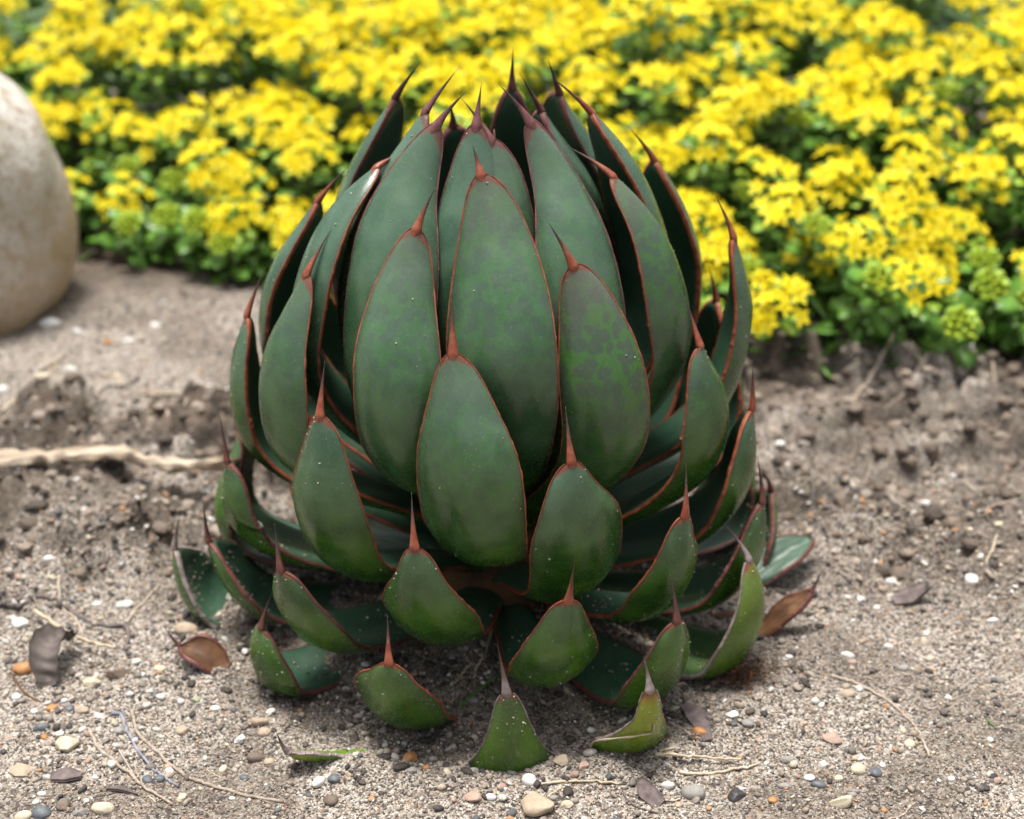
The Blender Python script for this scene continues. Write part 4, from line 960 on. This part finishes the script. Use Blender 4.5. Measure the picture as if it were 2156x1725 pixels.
stick('straw', zC([(480, 1442), (660, 1440), (850, 1410), (1035, 1370)]), 7, 'straw', 'weathered straw just in front of the straight pale straw', 'straw')
stick('straw', zC([(335, 1352), (410, 1325), (485, 1308)]), 7, 'straw', 'short straw stub touching the straight pale straw', 'straw')
stick('straw', zB([(1620, 866), (1850, 855), (2000, 858), (2200, 862)]), 6.5, 'straw', 'smooth pale straw touching the round white pebble', 'straw')
stick('straw', zB([(1690, 930), (1760, 900), (1830, 885)]), 5, 'straw', 'short split straw behind the big rough stone', 'straw')
stick('twig', zB([(975, 755), (1080, 700), (1200, 640)]), 10, 'twig', 'short thick brown stick in front of the green basal leaf', taper=.9)
stick('twig', zC([(488, 925), (560, 1020), (610, 1090), (640, 1180)]), 5, 'root', 'thin dark stem beside the yellow-green agave leaf')
stick('twig', zC([(400, 1110), (530, 1200), (580, 1260), (625, 1335)]), 5, 'twig', 'wiry stem bending down to the straight pale straw')
stick('straw', zC([(345, 1612), (420, 1608), (490, 1602)]), 6, 'straw', 'tiny pale straw between grey pebble and bark scrap', 'straw')
stick('twig', zC([(90, 1580), (150, 1640), (250, 1690), (330, 1715)]), 5, 'root', 'thin dark twig beside the purple bark scrap')
stick('twig', zC([(1075, 1490), (1080, 1560), (1110, 1600), (1200, 1640)]), 3.5, 'root', 'fine curled fibre left of the slate pebbles')
stick('twig', zC([(1900, 1725), (2030, 1690), (2100, 1640), (2156, 1580)]), 5, 'twig', 'fine curved stalk beside the small red-orange pebble')
stick('straw', [(2112, 1122), (2092, 1170), (2063, 1240)], 6, 'straw', 'thin leaning straw behind the white angular pebble', 'straw')
stick('twig', [(1042, 1350), (1028, 1410), (1012, 1440), (998, 1465)], 7, 'straw', 'tan stalk between two front agave leaves')
stick('straw', zB([(1165, 110), (1120, 160), (1045, 225)]), 4, 'straw', 'short yellow straw beside the green grass blade', 'straw')
stick('grass_blade', zB([(1080, 322), (1150, 270), (1250, 215), (1350, 175), (1470, 135)]), 9, 'grass', 'long green grass blade lying between two front leaves', 'grass blade', flat=.25, taper=.5, lift=.006, jit=0)
stick('grass_blade', [(1202, 1428), (1212, 1445), (1224, 1462)], 7, 'grass', 'tiny green grass shoot under a front agave leaf', 'grass blade', flat=.3, lift=[.012, .006, .001], jit=0)
stick('grass_blade', [(2075, 1522), (2086, 1535), (2098, 1548)], 5, 'grass', 'tiny green grass shoot on open gravel', 'grass blade', flat=.3, lift=[.006, .004, .001], jit=0)
stick('straw', [(1590, 945), (1640, 940), (1690, 948)], 7, 'straw', 'golden straw lying right behind the agave', 'straw')
stick('twig', [(1785, 842), (1830, 790), (1880, 722)], 8, 'twig', 'slanting pale twig leaning at the edge of the flower bed', lift=[.002, .012, .03])
for i in range(46):        # litter of straws and root ends on the rough ground
    x = random.choice([random.uniform(1630, 2150), random.uniform(1750, 2150), random.uniform(20, 470)]); y = random.uniform(740, 1120) if x > 900 else random.uniform(760, 940)
    a = random.uniform(0, 6.28); L = random.uniform(22, 70); c = random.uniform(-10, 10)
    stick('straw', [(x - L * math.cos(a), y - .5 * L * math.sin(a)), (x + c, y + c), (x + L * math.cos(a), y + .5 * L * math.sin(a))], random.uniform(4, 9), random.choice(['straw', 'twig', 'twig', 'root']), 'scrap of dry stalk in the blurred litter near the flower bed', 'straw', 'dry stalks on the rough ground')
for i in range(22):        # fine fibres in the foreground
    x = random.uniform(20, 2130); y = random.uniform(1560, 1715) if 420 < x < 1650 else random.uniform(1380, 1715)
    a = random.uniform(0, 6.28); L = random.uniform(10, 30); c = random.uniform(-8, 8)
    stick('fibre', [(x - L * math.cos(a), y - .7 * L * math.sin(a)), (x + c, y + c), (x + L * math.cos(a), y + .7 * L * math.sin(a))], random.uniform(2, 3.6), random.choice(['straw', 'twig', 'root']), 'short thin plant fibre on the foreground sand', 'fibre', 'fibres on the foreground sand')

# pale weathered strip of wood on the left
C = resample([ground_at(x, y, .024) for x, y in [(-60, 968), (60, 966), (150, 960), (255, 956), (320, 975), (400, 982), (505, 972)]], 60)
V = []
for k, c in enumerate(C):
    t = k / 59; hw = .0085 * (1 + .3 * math.sin(k * .33) + .25 * math.sin(k * 1.31)) * np.interp(t, [0, .5, .62, 1], [1.1, .9, .6, .75]); hh = .0045
    for j, (a, b) in enumerate([(-1, 0), (-.8, .8), (-.35, 1.0), (.1, .75), (.5, 1.05), (.9, .7), (1, 0), (0, -1.2)]):
        V.append(c + np.array([0, a * hw * (1 + .15 * math.sin(k * .9 + j)), b * hh * (1 + .35 * math.sin(k * .55 + j * 2.1))]))
V = np.array(V)
o = link('wood_strip', mesh_np('wood_strip', V, [grid_faces(60, 8, 0, True), np.array([list(range(8))[::-1], [59 * 8 + j for j in range(8)]])], False), M['wood'])
tag(o, 'long pale splintered strip of weathered wood lying on the soil', 'wood')

def sheet(name, P, Wd, nrm_roll, mat, label, cat, thick=.0008, curl=.4, nseg=18, nw=7, wave=.0):
    """a curved strip with thickness: centre line P, half widths Wd"""
    C = resample(P, nseg); T, N, B = frames(C); Wd = np.interp(np.linspace(0, 1, nseg), np.linspace(0, 1, len(Wd)), Wd)
    c, s = math.cos(nrm_roll), math.sin(nrm_roll); L, U = N * c + B * s, B * c - N * s
    us = np.linspace(-1, 1, nw)
    h = curl * (us ** 2)[None] * Wd[:, None] + wave * np.sin(np.arange(nseg)[:, None] * 1.3 + us[None] * 2)
    S = C[:, None] + L[:, None] * (us[None] * Wd[:, None])[..., None] + U[:, None] * h[..., None]
    S2 = S + U[:, None] * thick
    V = np.concatenate([S.reshape(-1, 3), S2.reshape(-1, 3)]); k = nseg * nw
    i = np.arange(nseg - 1); j = np.arange(nw - 1); m = (nseg - 1) * nw
    q = [grid_faces(nseg, nw)[:, ::-1], grid_faces(nseg, nw, k), np.stack([i * nw, (i + 1) * nw, k + (i + 1) * nw, k + i * nw], 1), np.stack([i * nw + nw - 1, k + i * nw + nw - 1, k + (i + 1) * nw + nw - 1, (i + 1) * nw + nw - 1], 1),
         np.stack([j, k + j, k + j + 1, j + 1], 1), np.stack([m + j, m + j + 1, k + m + j + 1, k + m + j], 1)]
    o = link(name, mesh_np(name, V, np.concatenate(q)), M[mat]); return tag(o, label, cat)
g = on_ground([(150, 1345), (112, 1350), (98, 1392), (106, 1448)], [.010, .019, .014, .000])
sheet('dead_leaf', g, [.005, .009, .0105, .009, .005], 0.0, 'deadleaf', 'curled grey-brown dead leaf bent over beside the dark root', 'dead leaf', .0012, -.9, 30, 11, .0011)
g = on_ground([(106, 1636), (140, 1630), (172, 1634)], [.003, .004, .003])
sheet('bark_chip', g, [.003, .0065, .002], 0.0, 'chip', 'flat purple-brown bark chip beside the yellowish stone', 'bark', .002, .05, 8, 5)
g = on_ground([(228, 1659), (255, 1660), (290, 1672)], [.002, .003, .002])
sheet('bark_chip', g, [.001, .002, .0006], 0.0, 'chip', 'narrow dark bark sliver below the forked twig', 'bark', .0016, .05, 8, 5)
g = on_ground([(1345, 1650), (1362, 1672), (1392, 1700)], [.010, .006, .001])
sheet('bark_scrap', g, [.002, .0058, .004], .4, 'chip', 'purple-grey folded bark scrap in front of the straight straw', 'bark', .0012, .3, 10, 5)
g = on_ground([(1440, 1500), (1465, 1530), (1490, 1580)], [.003, .003, .002])
sheet('bark_scrap', g, [.003, .007, .003], .1, 'chip', 'flat grey scrap of bark half buried beside the orange-brown pebble', 'bark', .0012, .15, 10, 5)
g = on_ground([(1880, 1262), (1915, 1248), (1952, 1240)], [.004, .009, .014])
sheet('bark_scrap', g, [.004, .008, .003], .2, 'chip', 'grey-brown bark flake tilted up on the rough soil', 'bark', .0025, .2, 10, 5)
g = on_ground([(1500, 1308), (1530, 1300), (1565, 1296)], [.012, .014, .014])
sheet('leaf_scrap', g, [.001, .003, .0015], .6, 'dry_leaf', 'orange-brown dry leaf scrap lying under the right basal leaves', 'dead leaf', .0008, .4, 8, 5)
# fibrous root clump under the right basal leaf
c0 = on_ground([(1560, 1440)], .006)[0]; V = []; Fq = []; T3 = []; off = 0
for i in range(150):
    a = rs.normal(size=3) * np.array([.011, .008, .005]); d = rs.normal(size=3) * .006
    C = resample([c0 + a - d, c0 + a + rs.normal(size=3) * .002, c0 + a + d], 5); C[:, 2] = np.maximum(C[:, 2], .0005)
    v, f = tube(C, .00022, 3); V.append(v); Fq.append(f[0] + off); T3.append(f[1] + off); off += len(v)
o = link('root_fibres', mesh_np('root_fibres', np.concatenate(V), [np.concatenate(Fq), np.concatenate(T3)]), M['dry_leaf'])
tag(o, 'tangle of fine brown root fibres under the right basal leaf', 'roots', kind='stuff')

# ------------------------------------------------------------------ grains of sand stuck to the lower leaves
rs = np.random.default_rng(91); bV, bF = ICO[0]; V = []; Fc = []; C = []; off = 0
for num, (So, No, sb, Io) in SURF.items():
    if num >= 43 and num not in (44,): continue
    zmid = LEAVES[num][7] if num in LEAVES else .02
    n = int(np.interp(zmid, [.02, .10, .20, .30, .36], [120, 105, 55, 16, 8]))
    nb, nu = So.shape[:2]
    for _ in range(n):
        i = int(min(nb - 3, nb * (1 - rs.random() ** .55) if zmid < .2 else nb * rs.random())); j = rs.integers(1, nu - 2); f = rs.random(2)
        p = So[i, j] * (1 - f[0]) * (1 - f[1]) + So[i + 1, j] * f[0] * (1 - f[1]) + So[i, j + 1] * (1 - f[0]) * f[1] + So[i + 1, j + 1] * f[0] * f[1]
        r = .00022 * (3.6 ** rs.random() ** 2.4)
        V.append(bV * r * rs.uniform(.6, 1.2, 3) + p + No[i, j] * r * .3); Fc.append(bF + off); off += 12
        C.append(np.tile(PC[rs.choice([0, 1, 2, 11, 11, 1])] * rs.uniform(.7, 1.1), (12, 1)))
for num, (So, No, sb, Io) in SURF.items():       # grains lying in the hollow of the lowest leaves
    if num not in LEAVES or LEAVES[num][7] > .16: continue
    nb, nu = So.shape[:2]
    for _ in range(170):
        i = int(min(nb - 2, nb * (.12 + .5 * rs.random()))); j = int(np.clip(nu / 2 + rs.normal() * nu * .2, 1, nu - 2)); f = rs.random(2)
        p = Io[i, j] * (1 - f[0]) * (1 - f[1]) + Io[i + 1, j] * f[0] * (1 - f[1]) + Io[i, j + 1] * (1 - f[0]) * f[1] + Io[i + 1, j + 1] * f[0] * f[1]
        r = .0003 * (4. ** rs.random() ** 1.6)
        V.append(bV * r * rs.uniform(.6, 1.2, 3) + p - No[i, j] * r * .3); Fc.append(bF + off); off += 12
        C.append(np.tile(PC[rs.choice([1, 2, 3, 4, 5, 6, 11])] * rs.uniform(.7, 1.1), (12, 1)))
add_grit('sand_grains', 'pale grains of sand stuck to the lower agave leaves', [(np.concatenate(V), np.concatenate(Fc), np.concatenate(C))])
# a pale rootlet draped over the yellow-green leaf
So, No, sb, Io = SURF[36]
def on_leaf(x, y):
    v = FW + RT * (x - PCX) / F + UPV * (PCY - y) / F
    D = So.reshape(-1, 3) - CAM; t = D @ v / (v @ v); e = np.linalg.norm(D - t[:, None] * v, axis=1); k = int(np.argmin(e))
    return CAM + v * t[k] + No.reshape(-1, 3)[k] * .0012
P = [on_leaf(x, y) for x, y in [(1252, 1560), (1290, 1553), (1330, 1548), (1358, 1543), (1372, 1538), (1375, 1522)]]
P = [ground_at(1243, 1590) + np.array([0, 0, .001])] + P
Cr = resample(P, 30); V_, F_ = tube(Cr, .0006 * (1 + .3 * np.sin(np.arange(30))), 6, .1)
tag(link('rootlet', mesh_np('rootlet', V_, F_), M['straw']), 'thin pale rootlet draped over the yellow-green agave leaf', 'root')
